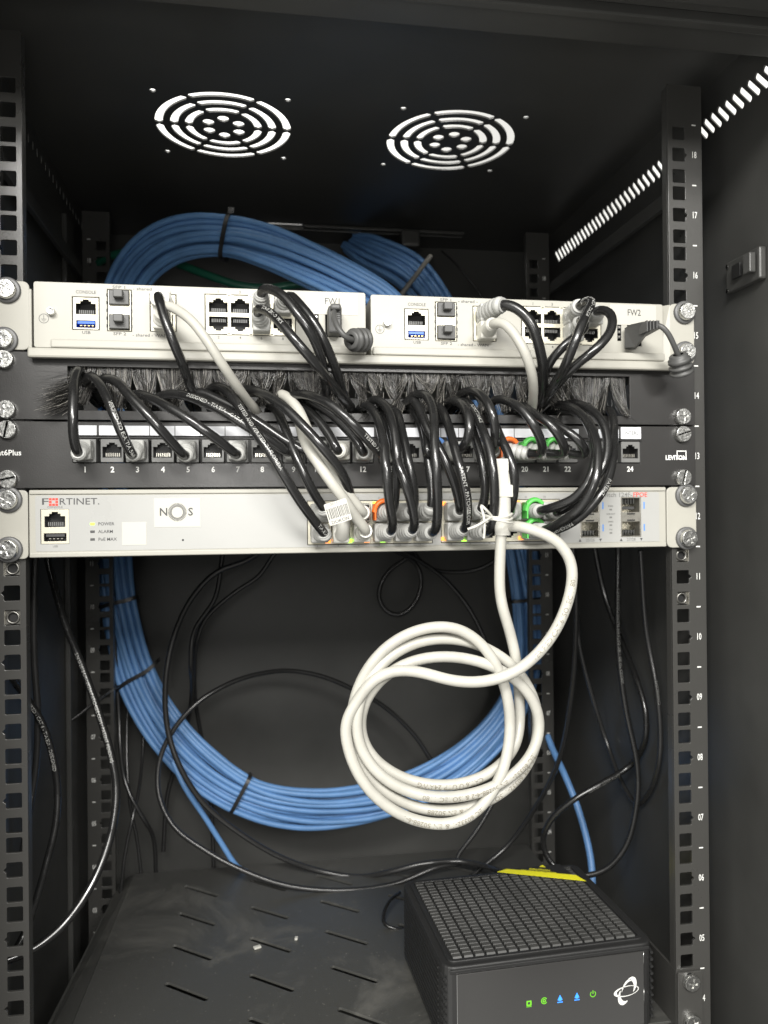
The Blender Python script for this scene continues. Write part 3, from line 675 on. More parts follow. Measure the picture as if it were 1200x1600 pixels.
# ================================================================== SHELF (unit 4) and MODEM
shelf = thing('cabinet_shelf', 'black slotted steel shelf, dusty, at the bottom of the cabinet', 'shelf', (0, 160, -378))
def shelf_slot(x, y):
    d = V((.78, -.62)).normalized(); q = V((-d.y, d.x)); a, b = 20.5, 2.5; c = V((x, y)); P = []
    for i in range(7): t = math.radians(-90+30*i); P.append(c+d*(a+b*math.cos(t)*.8)+q*(b*math.sin(t)))
    for i in range(7): t = math.radians(90+30*i); P.append(c-d*a+d*(b*math.cos(t)*.8)+q*(b*math.sin(t)))
    return [(p.x, p.y) for p in P]
hs = [shelf_slot(-136+67.3*i, 51.5+57*j+(0 if j < 4 else -1)) for i in range(6) for j in range(5) if not (i == 0 and j == 0 and False)]
hs = [h for h in hs if all(p[0] < 214 and p[0] > -205 for p in h)]
mb = MB(); mb.plate([(-219, 8), (224, 8), (224, 326), (-208.8, 330)], hs, 2, shelfm, O=(0, 0, -376), U=(1, 0, 0), W=(0, 1, 0), bev=.3)
mb.build('shelf_plate', shelf)
mb = MB(); mb.add([(-219.3, 8, -375.4), (-209, 330, -375.4), (-222.5, 334, -383), (-240.5, 62, -383), (-240.5, 8, -383)], [(0, 4, 3, 2, 1)], shelfm)
mb.add([(-219.3, 8, -377.4), (-209, 330, -377.4), (-222.5, 334, -400), (-240.5, 62, -400), (-240.5, 8, -400)], [(0, 1, 2, 3, 4)], shelfm)
mb.add([(-222.5, 334, -383), (-240.5, 62, -383), (-240.5, 8, -383), (-222.5, 334, -400), (-240.5, 62, -400), (-240.5, 8, -400)], [(0, 1, 4, 3), (1, 2, 5, 4)], shelfm); mb.build('side_flange', shelf)
mb = MB(); z0, z1 = uz(4, -22), uz(4, 22)
mb.poly([(225.6, 1, z0), (225.6, 1, z1), (225.6, 50, z1), (225.6, 170, -370), (225.6, 170, z0)], (-1.8, 0, 0), railm)
mb.plate(rect(223.9, z0, 243.5, z1, 2), [], 2, railm, O=(0, -1.4, 0), bev=.4); mb.build('mounting_bracket', shelf)
mb = MB(); mb.plate(rect(-242, z0, -224, z1, 2), [], 2, railm, O=(0, -1.4, 0), bev=.4); mb.build('mounting_bracket', shelf)
screw(shelf, 233.5, -2.6, uz(4, 15.5), r=6.2); screw(shelf, 234, -2.6, uz(4, -14), r=6.2)

modem = thing('cable_modem', 'black cable modem with gridded top and lit front icons on the shelf', 'modem', (125, 62, -375))
ang = math.radians(2.2); RZ = Matrix.Rotation(ang, 3, 'Z'); MO = V((48.5, -2.5, -375))
def ml(x, y, z): return MO+RZ@V((x, y, z))
MW, MD, MH = 160.5, 133.0, 62.5
class LMB(MB):
    def loc(s):
        s.v = [ml(*p) for p in s.v]; return s
mb = LMB(); mb.plate(rect(0, 0, MW, MD, 9, 5), [], MH-1.5, modem_m, O=(0, 0, 1.5+(MH-1.5)/2), U=(1, 0, 0), W=(0, 1, 0), bev=1.2); 
for k in range(10):                                     # ribs at the two front corners
    for xx in (1.2, MW-1.2): mb.tube([(xx, 1.8, 7+k*5.2), (xx-.7 if xx < 9 else xx+.7, 8, 8+k*5.2)], 1.3, modem_m, 6)
for k in range(12):
    for xx in (-.2, MW+.2): mb.box((xx-.5, 14, 6+k*4.4), (xx+.5, MD-10, 7.6+k*4.4), modem_m, .2)
body = mb.loc().build('body', modem)
mb = LMB(); mb.plate(rect(5, 5, MW-5, MD-4, 5, 4), [rect(8, 8, MW-8, MD-7, 3, 4)], 1.6, modem_m, O=(0, 0, MH+.4), U=(1, 0, 0), W=(0, 1, 0), bev=.5)
nx, ny = 17, 24; gx = (MW-18)/nx; gy = (MD-17)/ny
for i in range(nx):
    for j in range(ny):
        x0 = 9+i*gx; y0 = 9+j*gy; h = .2*math.sin(i*.55)*math.sin(j*.4+.6)
        mb.add([(x0+.5, y0+.15, MH+.2), (x0+gx-1.3, y0+.15, MH+.2), (x0+gx-1.3, y0+gy-.35, MH+.2), (x0+.5, y0+gy-.35, MH+.2), (x0+.6, y0+.9, MH+1.5+h), (x0+gx-1.5, y0+.9, MH+1.5+h), (x0+gx-1.5, y0+gy-.9, MH+1.9+h), (x0+.6, y0+gy-.9, MH+1.9+h)],
               [(4, 5, 6, 7), (0, 1, 5, 4), (1, 2, 6, 5), (2, 3, 7, 6), (3, 0, 4, 7)], modem_t)
mb.loc().build('vented_top', modem)
mb = LMB(); mb.box((9, -1.1, 4), (MW-9, .2, MH-5), modem_g, .5); mb.box((4.5, -.7, MH-4.6), (MW-4.5, .3, MH-2.2), modem_m, .3)
ff = mb.loc().build('front_face', modem)
def icon(fn): mb = LMB(); fn(mb); mb.loc().build('status_icon', ff)
IZ = 31; yy = -1.25
def ring(mb, cx, cz, r, w_, m, a0=0, a1=360, sx=1, sz=1, rot=0, n=28, wv=None):
    P = []; 
    for i in range(n+1):
        t = math.radians(a0+(a1-a0)*i/n); ww = w_*(wv(i/n) if wv else 1)
        for rr in (r-ww/2, r+ww/2):
            x_, z_ = math.cos(t)*rr*sx, math.sin(t)*rr*sz; c, s_ = math.cos(rot), math.sin(rot); P.append((cx+x_*c-z_*s_, yy, cz+x_*s_+z_*c))
    mb.add(P, [(2*i, 2*i+2, 2*i+3, 2*i+1) for i in range(n)], m)
icon(lambda m_: (m_.plate(rect(60.2, IZ-1.8, 64.0, IZ+1.8, .5), [rect(61.2, IZ-.9, 63.0, IZ+.9)], .1, led_gg, O=(0, yy, 0)), m_.box((60.2, yy-.05, IZ-2.6), (64, yy, IZ-2.2), led_gg)))
icon(lambda m_: (ring(m_, 73.6, IZ+.3, 2.1, .6, led_gg, 30, 330), ring(m_, 73.6, IZ+.3, .9, .7, led_gg)))
def arrow(cx, m_): m_.add([(cx-1.9, yy, IZ-.8), (cx+1.9, yy, IZ-.8), (cx, yy, IZ+2.9)], [(0, 1, 2)], led_b); m_.box((cx-.9, yy-.03, IZ-1.3), (cx+.9, yy, IZ-.7), led_b); m_.box((cx-2, yy-.03, IZ-2.6), (cx+2, yy, IZ-2), led_b)
icon(lambda m_: arrow(85.6, m_)); icon(lambda m_: arrow(98.6, m_))
icon(lambda m_: (ring(m_, 111.0, IZ+.3, 2.0, .55, led_gg, 125, 415), m_.box((110.7, yy-.03, IZ+.4), (111.3, yy, IZ+2.9), led_gg)))
mb = LMB(); wv = lambda t: .25+1.1*abs(math.sin(math.pi*t))
ring(mb, 137.5, IZ-1, 9.2, 1.9, ink_w, 0, 360, 1, .38, .10, wv=lambda t: .35+.9*(.5+.5*math.cos(2*math.pi*(t-.5))))
ring(mb, 139.5, IZ+1.5, 4.8, 2.0, ink_w, -20, 130, .9, 1.35, -.35, wv=wv); ring(mb, 136.0, IZ-3.0, 4.8, 2.0, ink_w, 165, 320, .9, 1.35, -.3, wv=wv)
ring(mb, 138, IZ-.5, 5.4, 1.3, ink_w, 80, 200, .75, 1.4, -.4, wv=wv)
mb.loc().build('logo', ff)
# yellow caution sticker across the back right of the top
mb = LMB(); zt = MH+2.75
a_, b_, c_, d_ = (84, MD-5), (98, MD-2), (150.5, MD-28), (151, MD-38)
mb.poly([(*p, zt) for p in ((84, MD-6.5), (94, MD-3), (148, MD-27), (151.5, MD-39))], (0, 0, .25), yellow)
mb.add([(*p, zt+.05) for p in ((97, MD-3.5), (143, MD-3.5), (146, MD-24))], [(0, 1, 2)], modem_m)
dirv = V((54, -24, 0)).normalized(); up = V((-dirv.y, dirv.x, 0))
mb.text('CAUTION', 4.0, (121.5, MD-10.6, zt+.1), yellow, U=dirv, W=up, wide=1.0, bold=.08).text('RISK OF ELECTRIC SHOCK', 2.6, (119.5, MD-13.5, zt+.1), yellow, U=dirv, W=up, bold=.05)
mb.add([V((126, MD-6.3, zt+.12))+dirv*-3, V((126, MD-6.3, zt+.12))+dirv*3, V((126, MD-6.3, zt+.12))+up*4.6], [(0, 1, 2)], yellow)
mb.loc().build('warning_sticker', modem)

# ================================================================== CABLES
def lerp_y(pts, ya, ym, yb):
    """pixel path -> points at real distances: leaves the front plane at ya, bulges to ym, ends at yb"""
    s = [0]
    for a, b in zip(pts, pts[1:]): s.append(s[-1]+math.hypot(b[0]-a[0], b[1]-a[1]))
    o = []
    for p, q in zip(pts, s):
        t = q/s[-1]; y = ya*(1-t)*(1-2*t)+ym*4*t*(1-t)+yb*t*(2*t-1)
        o.append(at(p[0], p[1], p[2] if len(p) > 2 else y))
    return o
def boot_on(t, port, P, y_face, m, blen=17, w=11.6, h=12.6, clip=None, clear=False, ribs=6, r0=5.6, r1=4.0, up=1):
    """plug body in the port and a ribbed strain relief along the first stretch of the cable (P starts at the port)"""
    al = arclen(P); i0 = next(i for i, a in enumerate(al) if a >= 8); i1 = next((i for i, a in enumerate(al) if a >= 8+blen), len(P)-2)
    x, y, z = port
    mb = MB(); mb.box((x-w/2, y_face-10, z-h/2), (x+w/2, y_face+7, z+h/2), m, 1.2)
    seg = P[i0-1:i1+1]; Q = smooth(seg, .45)
    L_ = len(Q)-1
    def prof(t):
        k = r0+(r1-r0)*t; return k+(.6 if (t*ribs) % 1 < .6 else -.45)-(0 if t < .97 else .7)
    mb.tube(Q, prof, m, 16)
    mb.build('plug_boot', t)
    if clip is not None:
        mb = MB(); T = (Q[L_//2]-Q[0]).normalized(); A = T.cross(V((1, 0, 0))); 
        mb.box((x-w/2-.9, y_face-17, z-h*.42), (x-w/2+.2, y_face-6, z+h*.48), clip, .3)
        ce = V((x, y_face-11.5, z)); pts = [ce+V((math.cos(a)*(w/2+.7), 0, math.sin(a)*(h/2+1.3))) for a in [math.pi*(1.0-k/8*.78) for k in range(9)]]
        mb.tube(pts, 1.5, clip, 8)
        mb.tube([p+V((0, -4, 0)) for p in pts], 1.5, clip, 8); mb.tube([p+V((0, -2, .2)) for p in pts], 1.7, clip, 8)
        mb.build('colour_clip', t)
def cable(name, label, path, r, m, cat='cable', group=None, port=None, y_face=None, bm=None, clip=None, txt=None, tx=None, parent_loc=None, seg=12, step=2.5, blen=17, sm=2, **kw):
    P = relax(smooth(path, step), sm)
    base = P[0]; t = thing(name, label, cat, tuple(base), group)
    mb = MB(); mb.tube(P, r, m, seg); mb.build('jacket', t)
    if port is not None: boot_on(t, port, P, y_face, bm or boot_g, blen=blen, clip=clip, **kw)
    if txt:
        mb = MB()
        for (s0, tt, fl, an) in txt: print_on(mb, P, r, tt, tx[1] if tx else 3.3, s0, tx[0] if tx else ink_c, flip=fl, ang=an)
        if mb.v: mb.build('printed_text', t)
    return t, P
RB = 3.1
GP = 'black patch cables looping out of the brush panel'
def patch(n, pts, label, ya=-4, ym=-40, yb=-30, port=None, yf=-5, bm=None, clip=None, txt=None, r=RB, m=None, name='patch_cable', group=GP, deep=45, cat='patch cable', **kw):
    """pts run from the brush (hidden end) to the plug"""
    P = lerp_y(pts, ya, ym, yb)
    d0 = (P[0]-P[1]).normalized()
    inner = [P[0]+V((d0.x*4, deep*.35, -3)), P[0]+V((0, deep, -8))]
    P = inner[::-1]+P
    if port is not None:
        x, z = port; P = P+[V((x, yf-9, z)), V((x, yf+2, z))]
        P = P[::-1]
        return cable(name, label, P, r, m or blackc, cat, group, (x, yf, z), yf, bm, clip, txt, **kw)
    return cable(name, label, P[::-1], r, m or blackc, cat, group, txt=txt, **kw)

# --- short cables into the patch panel
def pport(i): return (PX[i-1], PZ)
patch(1, [(130, 594), (123, 577), (117, 590), (115, 620), (114, 660), (116, 690), (122, 708)], 'black patch cable hanging straight down into patch panel port 1, the leftmost one', ym=-36, yb=-28, port=pport(1))
patch(3, [(131, 597), (141, 588), (156, 600), (168, 622), (180, 652), (193, 683), (206, 710)], 'black patch cable arching from the brush down to patch panel port 3', ym=-38, port=pport(3), txt=[(28, 'VERIFIED TO EIA/TIA 568', True, .3)])
patch(5, [(150, 604), (163, 591), (183, 597), (203, 619), (228, 645), (250, 670), (272, 695), (288, 712)], 'black patch cable sloping from the brush down to patch panel port 5', ym=-42, port=pport(5))
patch(7, [(200, 624), (214, 616), (240, 624), (266, 638), (293, 654), (320, 673), (345, 691), (369, 710)], 'black patch cable sloping right across the panel down to port 7', ym=-40, port=pport(7))
patch(9, [(244, 624), (262, 616), (284, 617), (312, 626), (349, 643), (387, 667), (420, 687), (448, 706)], 'black patch cable printed DESIGNED, running low from the brush to port 9', ym=-34, port=pport(9), txt=[(62, 'DESIGNED - TIA/EIA - CAT.6', True, .2)])
patch(10, [(300, 614), (318, 614), (340, 624), (372, 640), (410, 664), (445, 688), (480, 706)], 'black patch cable half hidden under the others, ending at port 10', ym=-22, port=pport(10))
patch(11, [(465, 632), (480, 640), (500, 660), (516, 682), (527, 703)], 'short black patch cable behind the white ones, ending at port 11', ym=-20, port=pport(11), bm=boot_t)
patch(12, [(470, 622), (492, 632), (520, 650), (543, 672), (558, 690), (567, 706)], 'black patch cable in the shadow of its neighbour, ending at port 12', ym=-20, port=pport(12))
patch(13, [(452, 622), (466, 616), (490, 620), (516, 632), (541, 652), (564, 676), (584, 698), (600, 714)], 'black patch cable printed TESTED AND VERIFIED, sloping to port 13', ym=-44, port=pport(13), txt=[(22, 'TESTED AND VERIFIED', True, .2)])
patch(15, [(640, 630), (652, 640), (662, 662), (668, 690), (668, 708)], 'short black patch cable ending at patch panel port 15, blue clip on its plug', ym=-18, port=pport(15), clip=bluek)
patch(16, [(696, 632), (706, 626), (722, 632), (732, 650), (733, 676), (727, 694), (712, 708)], 'black patch cable curling back left into patch panel port 16', ym=-46, port=pport(16))
patch(17, [(718, 618), (732, 611), (748, 614), (761, 628), (770, 650), (774, 680), (772, 704)], 'black patch cable in a tall arch ending above the white plug, at port 17', ym=-44, port=(PX[17], PZ))
patch(19, [(766, 632), (776, 624), (794, 627), (816, 640), (833, 663), (845, 688), (846, 708)], 'black patch cable into port 19, orange clip on its grey boot', ym=-44, yb=-34, port=pport(19), clip=orange)
patch(20, [(806, 640), (816, 634), (833, 646), (858, 662), (874, 682), (882, 708)], 'black patch cable into port 20, green clip on its grey boot', ym=-40, yb=-34, port=pport(20), clip=greenk)
patch(21, [(836, 654), (850, 654), (870, 664), (892, 678), (908, 692), (916, 710)], 'black patch cable into port 21, green clip on its grey boot', ym=-34, yb=-34, port=pport(21), clip=greenk)

# --- long ones from the brush down to the switch
def sport(col, row): return (SX[col], 5.2 if row == 0 else -8.4)
SY = -4
def swc(pts, label, col, row, **kw):
    kw.setdefault('ym', -42); kw.setdefault('yb', -30)
    return patch(0, pts, label, port=sport(col, row), yf=SY, **kw)
swc([(326, 612), (334, 604), (350, 607), (372, 633), (396, 670), (424, 710), (445, 745), (470, 785), (492, 815), (508, 836)], 'long black cable printed TESTED, slanting in front to the left end of the switch', 0, 1, ym=-48, yb=-26, bm=boot_g, txt=[(14, 'TIA/EIA - CAT.6', True, .15), (80, 'TESTED AND VERIFIED IN FLORIDA', True, .1)])
swc([(424, 634), (432, 640), (446, 672), (462, 712), (478, 747), (494, 777), (508, 798)], 'long black cable steeply slanting to the first upper port of the switch', 0, 0, ym=-34, yb=-26)
swc([(380, 608), (392, 609), (416, 617), (448, 640), (480, 672), (508, 704), (532, 735), (546, 768), (552, 792)], 'long black cable crossing in front of the white pair to the switch', 2, 0, ym=-50, yb=-22, blen=10)
WG = 'white cables among the black ones'
for lb, pts, c, rw, ym in (('thick white cable with clear plug and paper tag, ending in the lower switch row', [(452, 624), (462, 634), (468, 660), (478, 694), (497, 724), (518, 754), (540, 784), (556, 808), (571, 828)], 2, 1, -40),
                           ('thin white cable beside the tagged one, ending in the upper switch row', [(440, 616), (448, 620), (466, 640), (482, 675), (502, 712), (524, 745), (546, 775), (566, 800)], 2, 0, -32)):
    swc(pts, lb, c, rw, ym=ym, yb=-28, m=whitec, bm=boot_t, group=WG, r=3.5, name='white_patch_cable', blen=14, ribs=1, r0=4.8, r1=4.6)
swc([(566, 636), (574, 634), (588, 650), (598, 685), (603, 730), (608, 780), (613, 826)], 'black cable dropping in a tall bow to the lower switch port under number 13', 3, 1, ym=-52, yb=-34)
swc([(576, 630), (586, 624), (604, 636), (615, 668), (620, 712), (618, 760), (614, 796)], 'black cable beside the tall bow, ending under an orange clip in the upper switch row', 3, 0, ym=-44, yb=-30, clip=orange)
swc([(610, 638), (620, 646), (630, 684), (640, 730), (647, 768), (645, 798)], 'black cable left of port 15, bending down to the upper switch row', 4, 0, ym=-38, yb=-30)
swc([(596, 640), (606, 660), (616, 700), (624, 730), (635, 760), (644, 790), (647, 824)], 'glossy scuffed black cable crossing its neighbour to the fifth lower switch port', 4, 1, ym=-48, yb=-34)
swc([(640, 624), (650, 616), (666, 618), (677, 642), (679, 690), (682, 740), (684, 790), (680, 828)], 'thick looking black cable falling in front of port 15 to the lower switch row', 5, 1, ym=-56, yb=-36)
swc([(644, 640), (656, 660), (666, 700), (672, 740), (675, 770), (673, 796)], 'black cable mostly hidden behind others, ending in the sixth upper switch port', 5, 0, ym=-24, yb=-26)
swc([(634, 630), (644, 624), (656, 640), (668, 670), (686, 700), (700, 730), (712, 762), (719, 796)], 'black cable slanting between port 15 and 16 down to the upper switch row', 6, 0, ym=-38, yb=-30)
swc([(682, 634), (690, 640), (700, 664), (711, 702), (722, 742), (730, 782), (728, 822)], 'black cable with a long white PATENT print, ending in the lower switch row', 6, 1, ym=-50, yb=-34, txt=[(38, 'PATENT - PATCHSEE.COM', True, -.1)])
swc([(726, 640), (738, 672), (750, 708), (756, 742), (758, 772), (752, 796)], 'black cable behind the white tie, ending in the upper switch row', 7, 0, ym=-30, yb=-28)
swc([(716, 630), (726, 626), (740, 642), (754, 672), (765, 702), (771, 740), (773, 780), (767, 826)], 'black cable printed ADMITTANCE, tied with white wire to the upright white plug', 7, 1, ym=-50, yb=-36, txt=[(112, 'ADMITTANCE', True, 0)])
swc([(760, 640), (770, 656), (782, 684), (794, 708), (803, 740), (803, 772), (797, 798)], 'black cable bowing out just right of the upright white plug', 9, 0, ym=-44, yb=-32)
swc([(868, 636), (876, 632), (902, 642), (920, 664), (929, 696), (928, 726), (917, 756), (898, 778), (872, 790), (850, 797)], 'inner black cable of the right hand loops, ending at the green clipped upper switch plug', 10, 0, ym=-56, yb=-34, clip=greenk, blen=18)
swc([(884, 632), (896, 630), (920, 638), (940, 658), (949, 686), (947, 714), (934, 744), (912, 772), (890, 790), (872, 800)], 'middle black cable of the right hand loops, ending in the last upper switch port', 11, 0, ym=-46, yb=-30)
swc([(874, 642), (890, 640), (914, 652), (931, 688), (934, 726), (926, 762), (906, 794), (882, 812), (858, 826)], 'black cable of the right hand loops ending at the green clipped lower switch plug', 10, 1, ym=-64, yb=-34, clip=greenk)
swc([(952, 640), (957, 650), (959, 685), (957, 720), (949, 752), (933, 780), (912, 803), (886, 821), (868, 828)], 'outermost black cable on the right, with the name PATCHSEE.COM printed near its plug', 11, 1, ym=-52, yb=-34, txt=[(24, 'PATCHSEE.COM', True, 0), (72, 'PATENT', True, 0)])
# plug without a cable in view
t = thing('patch_plug', 'clear ribbed plug standing in the second lower switch port', 'plug', (SX[1], -8, -16))
mb = MB(); mb.box((SX[1]-5.6, -14, -15), (SX[1]+5.6, 4, 1), boot_t, 1.2); mb.tube([V((SX[1]+.5, -14+0, -9)), V((SX[1]+.6, -18, -7)), V((SX[1]+.8, -21, -2)), V((SX[1]+1, -22, 4))], lambda q: 4.8-.8*q+(.4 if (q*5) % 1 < .6 else -.2), boot_t, 16); mb.build('plug_body', t)
# paper tag with bars on the white cable
t = thing('cable_tag', 'small paper tag with bars, wrapped on the white cable', 'tag', tuple(at(545, 830, -50)))
mb = MB(); c0 = at(528, 800, -52); U = (at(541, 808-8, -52)-at(515, 808, -52)).normalized(); W = V((0, -1, 0)).cross(U)*-1; W = U.cross(V((0, 1, 0))).normalized()*1
W = V((-U.z, 0, U.x)); U = V((U.x, 0, U.z)).normalized(); W = V((-U.z, 0, U.x))
mb.plate(rect(-7.2, -6.9, 7.2, 6.9, .8), [], .3, whitep, O=c0, U=U, W=W); rr = random.Random(2); xx = -6.6
while xx < 6.4: wd = rr.uniform(.2, .6); mb.add([c0+U*xx+W*-3.2+V((0, -.25, 0)), c0+U*(xx+wd)+W*-3.2+V((0, -.25, 0)), c0+U*(xx+wd)+W*3.6+V((0, -.25, 0)), c0+U*xx+W*3.6+V((0, -.25, 0))], [(0, 1, 2, 3)], ink_g); xx += wd+rr.uniform(.25, .6)
mb.text('DOKON', 3.0, c0+W*-5.4+V((0, -.2, 0)), ink_g, U=U, W=W).text('0011/1', 2.6, c0+W*5.6+V((0, -.2, 0)), ink_l, U=U, W=W); mb.build('tag_paper', t)
t['_x'] = 0

# --- cables from the firewalls down into the brush
FG = 'cables from the firewalls into the brush'
def fwc(pts, label, port, ym=-44, m=None, bm=None, r=RB, txt=None, name='patch_cable', ya=-4, yb=-26, **kw):
    kw.setdefault('group', FG)
    return patch(0, pts, label, ya=ya, ym=ym, yb=yb, port=port, yf=-5.5, bm=bm, r=r, m=m, txt=txt, name=name, **kw)
fwc([(302, 616), (296, 600), (284, 566), (268, 528), (254, 487), (247, 462)], 'black cable from the clear upper plug of the left firewall straight down into the brush', (-136, 143.3), ym=-34, yb=-26, bm=boot_t, h=13, blen=8, ribs=1, r0=6.6, r1=6.2)
fwc([(400, 640), (390, 630), (368, 600), (345, 566), (322, 530), (300, 502), (276, 484), (258, 478)], 'white cable from the left firewall slanting down right into the brush', (-136, 131.2), ym=-46, yb=-27, m=whitec, bm=boot_t, r=3.1, name='white_patch_cable', ribs=1, r0=5.5, r1=5.0, blen=8)
fwc([(510, 622), (508, 600), (502, 560), (488, 525), (466, 492), (443, 463), (424, 452), (410, 452)], 'black cable over the top of the left firewall ports, upper of the two', (-72.5, 143.6), ym=-44, yb=-26, blen=9)
fwc([(548, 636), (536, 622), (515, 596), (490, 565), (460, 530), (434, 500), (416, 485), (402, 483)], 'black cable printed with a patent number across the left firewall ports', (-72.5, 131.4), ym=-54, yb=-26, blen=9, txt=[(32, 'TIA-8 201-D W/S', False, 0)])
fwc([(537, 620), (532, 600), (522, 570), (506, 532), (488, 500), (468, 475), (452, 461)], 'thin lit black cable furthest right of the three on the left firewall', (-58.3, 143.6), ym=-36, yb=-22, blen=8)
FX = 218
fwc([(843, 632), (848, 605), (848, 570), (842, 540), (833, 512), (818, 490), (800, 478), (785, 476)], 'black cable from the big grey boot of the right firewall, left of the white digits', (-136+FX, 142.3), ym=-40, yb=-34, r=3.5, bm=boot_g, blen=22, r0=6.6, r1=5)
fwc([(828, 650), (833, 620), (832, 590), (824, 560), (812, 535), (798, 515), (784, 504), (772, 505)], 'white cable from the right firewall curving down over the brush', (-136+FX, 130.2), ym=-48, yb=-34, m=whitec, bm=whitep, r=3.3, name='white_patch_cable', blen=20, ribs=8)
fwc([(852, 628), (862, 607), (878, 582), (894, 545), (907, 512), (917, 488), (924, 472), (918, 470), (905, 478)], 'black cable printed TIA/EIA leaning from the right firewall down into the brush', (-72.5+FX, 142.6), ym=-60, yb=-30, blen=17, r0=6.4, r1=5, txt=[(34, 'DESIGNED - TIA/EIA', False, 0)])
fwc([(848, 632), (866, 606), (898, 572), (930, 546), (952, 521), (957, 497), (948, 485), (935, 485)], 'rightmost black cable of the right firewall, bent back down into the brush', (-58.3+FX, 142.6), ym=-50, yb=-34, blen=18, r0=6.2)
fwc([(838, 616), (848, 594), (862, 562), (884, 538), (906, 520), (916, 508), (908, 500)], 'black cable tucked behind the others at the right firewall', (-72.5+FX, 130.4), ym=-36, yb=-30, blen=17)

# --- power leads with retaining grommets
def power(label, plug, pts, gp, gd):
    P = relax(smooth(pts, 2), 2); t = thing('power_lead', label, 'power lead', tuple(P[0]), 'power leads of the firewalls')
    mb = MB(); mb.tube(P, 1.9, boot_d, 10); mb.build('jacket', t)
    plug(t)
    mb = MB(); mb.lathe(gp, gd, [(3.5, -1), (5.6, -1), (6.4, 0), (6.4, 2), (7.6, 2.2), (7.6, 5), (6.0, 5.5), (6.0, 7), (7.9, 7.3), (7.9, 9.2), (6.6, 9.5), (6.6, 11), (8.0, 11.3), (8.0, 13), (6.4, 14)], boot_d, 24)
    mb.build('cord_grommet', t); return t
def plug1(t): mb = MB(); mb.box((-28.6, -17, 124.6), (-19.6, -3, 143), boot_d, 1.4); [mb.box((-27, -17.6, 134+k*1.4), (-21, -16.9, 134.6+k*1.4), boot_d, .1) for k in range(4)]; mb.box((-27.5, -22, 139), (-20.7, -16, 143), boot_d, 1.2); mb.build('plug_body', t)
power('grey power lead of the left firewall, its grommet between the two firewalls', plug1, [at(522, 487, -20), at(522, 494, -27), at(527, 510, -34), at(538, 525, -36), at(550, 531, -32), at(556, 531, -24)], at(549, 531, -30), (.72, .68, .15))
def plug2(t):
    mb = MB(); a = at(978, 530, -6); b = at(1026, 510, -34)
    q = [at(976, 515, -6), at(986, 509, -14), at(1004, 505, -26), at(1030, 503, -34), at(1030, 512, -34), at(1008, 524, -26), at(992, 544, -14), at(976, 545, -6)]
    mb.poly([p+V((-2, -4, 0)) for p in q], (4.5, 8, 0), boot_d)
    for k in range(4): mb.box(at(1006+k*5, 520-k*1.5, -31-k*1.3)-V((.3, 5, 0)), at(1006+k*5, 504, -31-k*1.3)+V((.4, 6, .4)), boot_d, .1)
    mb.build('plug_body', t)
power('grey power lead at the right end, bent over the tray ear, grommet below the screw', plug2, [at(1020, 509, -32), at(1030, 508, -37), at(1042, 518, -38), at(1052, 537, -36), at(1060, 556, -32)], at(1060, 556, -32), (.36, .30, -.88))

# --- loose white coil in front of the switch
t = thing('coiled_white_cable', 'thick white network cable coiled in front, hanging below the switch from an upright plug', 'cable', tuple(at(690, 1290, -45)))
q = [(541, 665, 797, 1050, 1140, 1288, 1140), (549, 668, 840, 979, 1150, 1267, 1120), (556, 690, 843, 999, 1120, 1246, 1130), (562, 700, 813, 1026, 1130, 1226, 1130)]
pts = [(795, 822, -44), (815, 823, -52), (842, 831, -58), (873, 848, -60), (892, 878, -60), (893, 915, -60), (878, 965, -60), (852, 1008, -60), (815, 1043, -60), (775, 1061, -60), (738, 1066, -58), (700, 1062, -56), (660, 1051, -53), (620, 1048, -50), (585, 1062, -48), (556, 1098, -47)]
cx, cy = 692, 1133; Ys = [-47, -40, -46, -38, -34]
tops = [1054, 979, 998, 1026]; lefts = [540, 549, 557, 563]; bots = [1288, 1267, 1246, 1227]; rights = [797, 841, 843, 812]
for k in range(4):
    l_, b_, r_, t_ = cx-lefts[k], bots[k]-cy, rights[k]-cx, cy-tops[(k+1) % 4]; ln = cx-(lefts[k+1] if k < 3 else 566)
    n = 5
    for i in range(n): a = math.pi/2*i/n; pts.append((cx-l_*math.cos(a), cy+b_*math.sin(a), Ys[k]-3*math.sin(a)))
    for i in range(n): a = math.pi/2*i/n; pts.append((cx+r_*math.sin(a), cy+b_*math.cos(a), Ys[k]-5+4*math.sin(a)))
    if k == 3:
        for p in ((812, 1130, -34), (811, 1080, -34), (806, 1030, -36), (796, 985, -38), (786, 952, -40), (781, 925, -40), (781, 880, -41), (783, 835, -42), (784, 815, -42)): pts.append(p)
        break
    for i in range(n): a = math.pi/2*i/n; pts.append((cx+r_*math.cos(a), cy-t_*math.sin(a), Ys[k]+1))
    for i in range(n): a = math.pi/2*i/n; pts.append((cx-ln*math.sin(a), cy-t_*math.cos(a), (Ys[k]*(1-i/n)+Ys[k+1]*i/n)))
P = relax(smooth([at(*p) for p in pts], 2.5), 5)
mb = MB(); mb.tube(P, 3.55, whitec, 16); mb.build('jacket', t)
mb = MB()
for s0, tx_ in ((60, 'VERIFIED CAT.6 ISO/IEC 11801'), (330, 'IEC 60332-1 & EN 50288-6-1'), (700, 'CAT.6 4PR 60332-1 ISO/IEC 11801 & EN 50288'), (1050, 'IEC 60332-1 EN 50288-4-2 & ISO/IEC 11801'), (1370, 'CAT.6 U/UTP 24AWG')): print_on(mb, P, 3.55, tx_, 4.6, s0, ink_lm, flip=True, ang=.1)
mb.build('printed_text', t)
mb = MB(); a = at(785, 822, -42); b = at(783, 770, -42); 
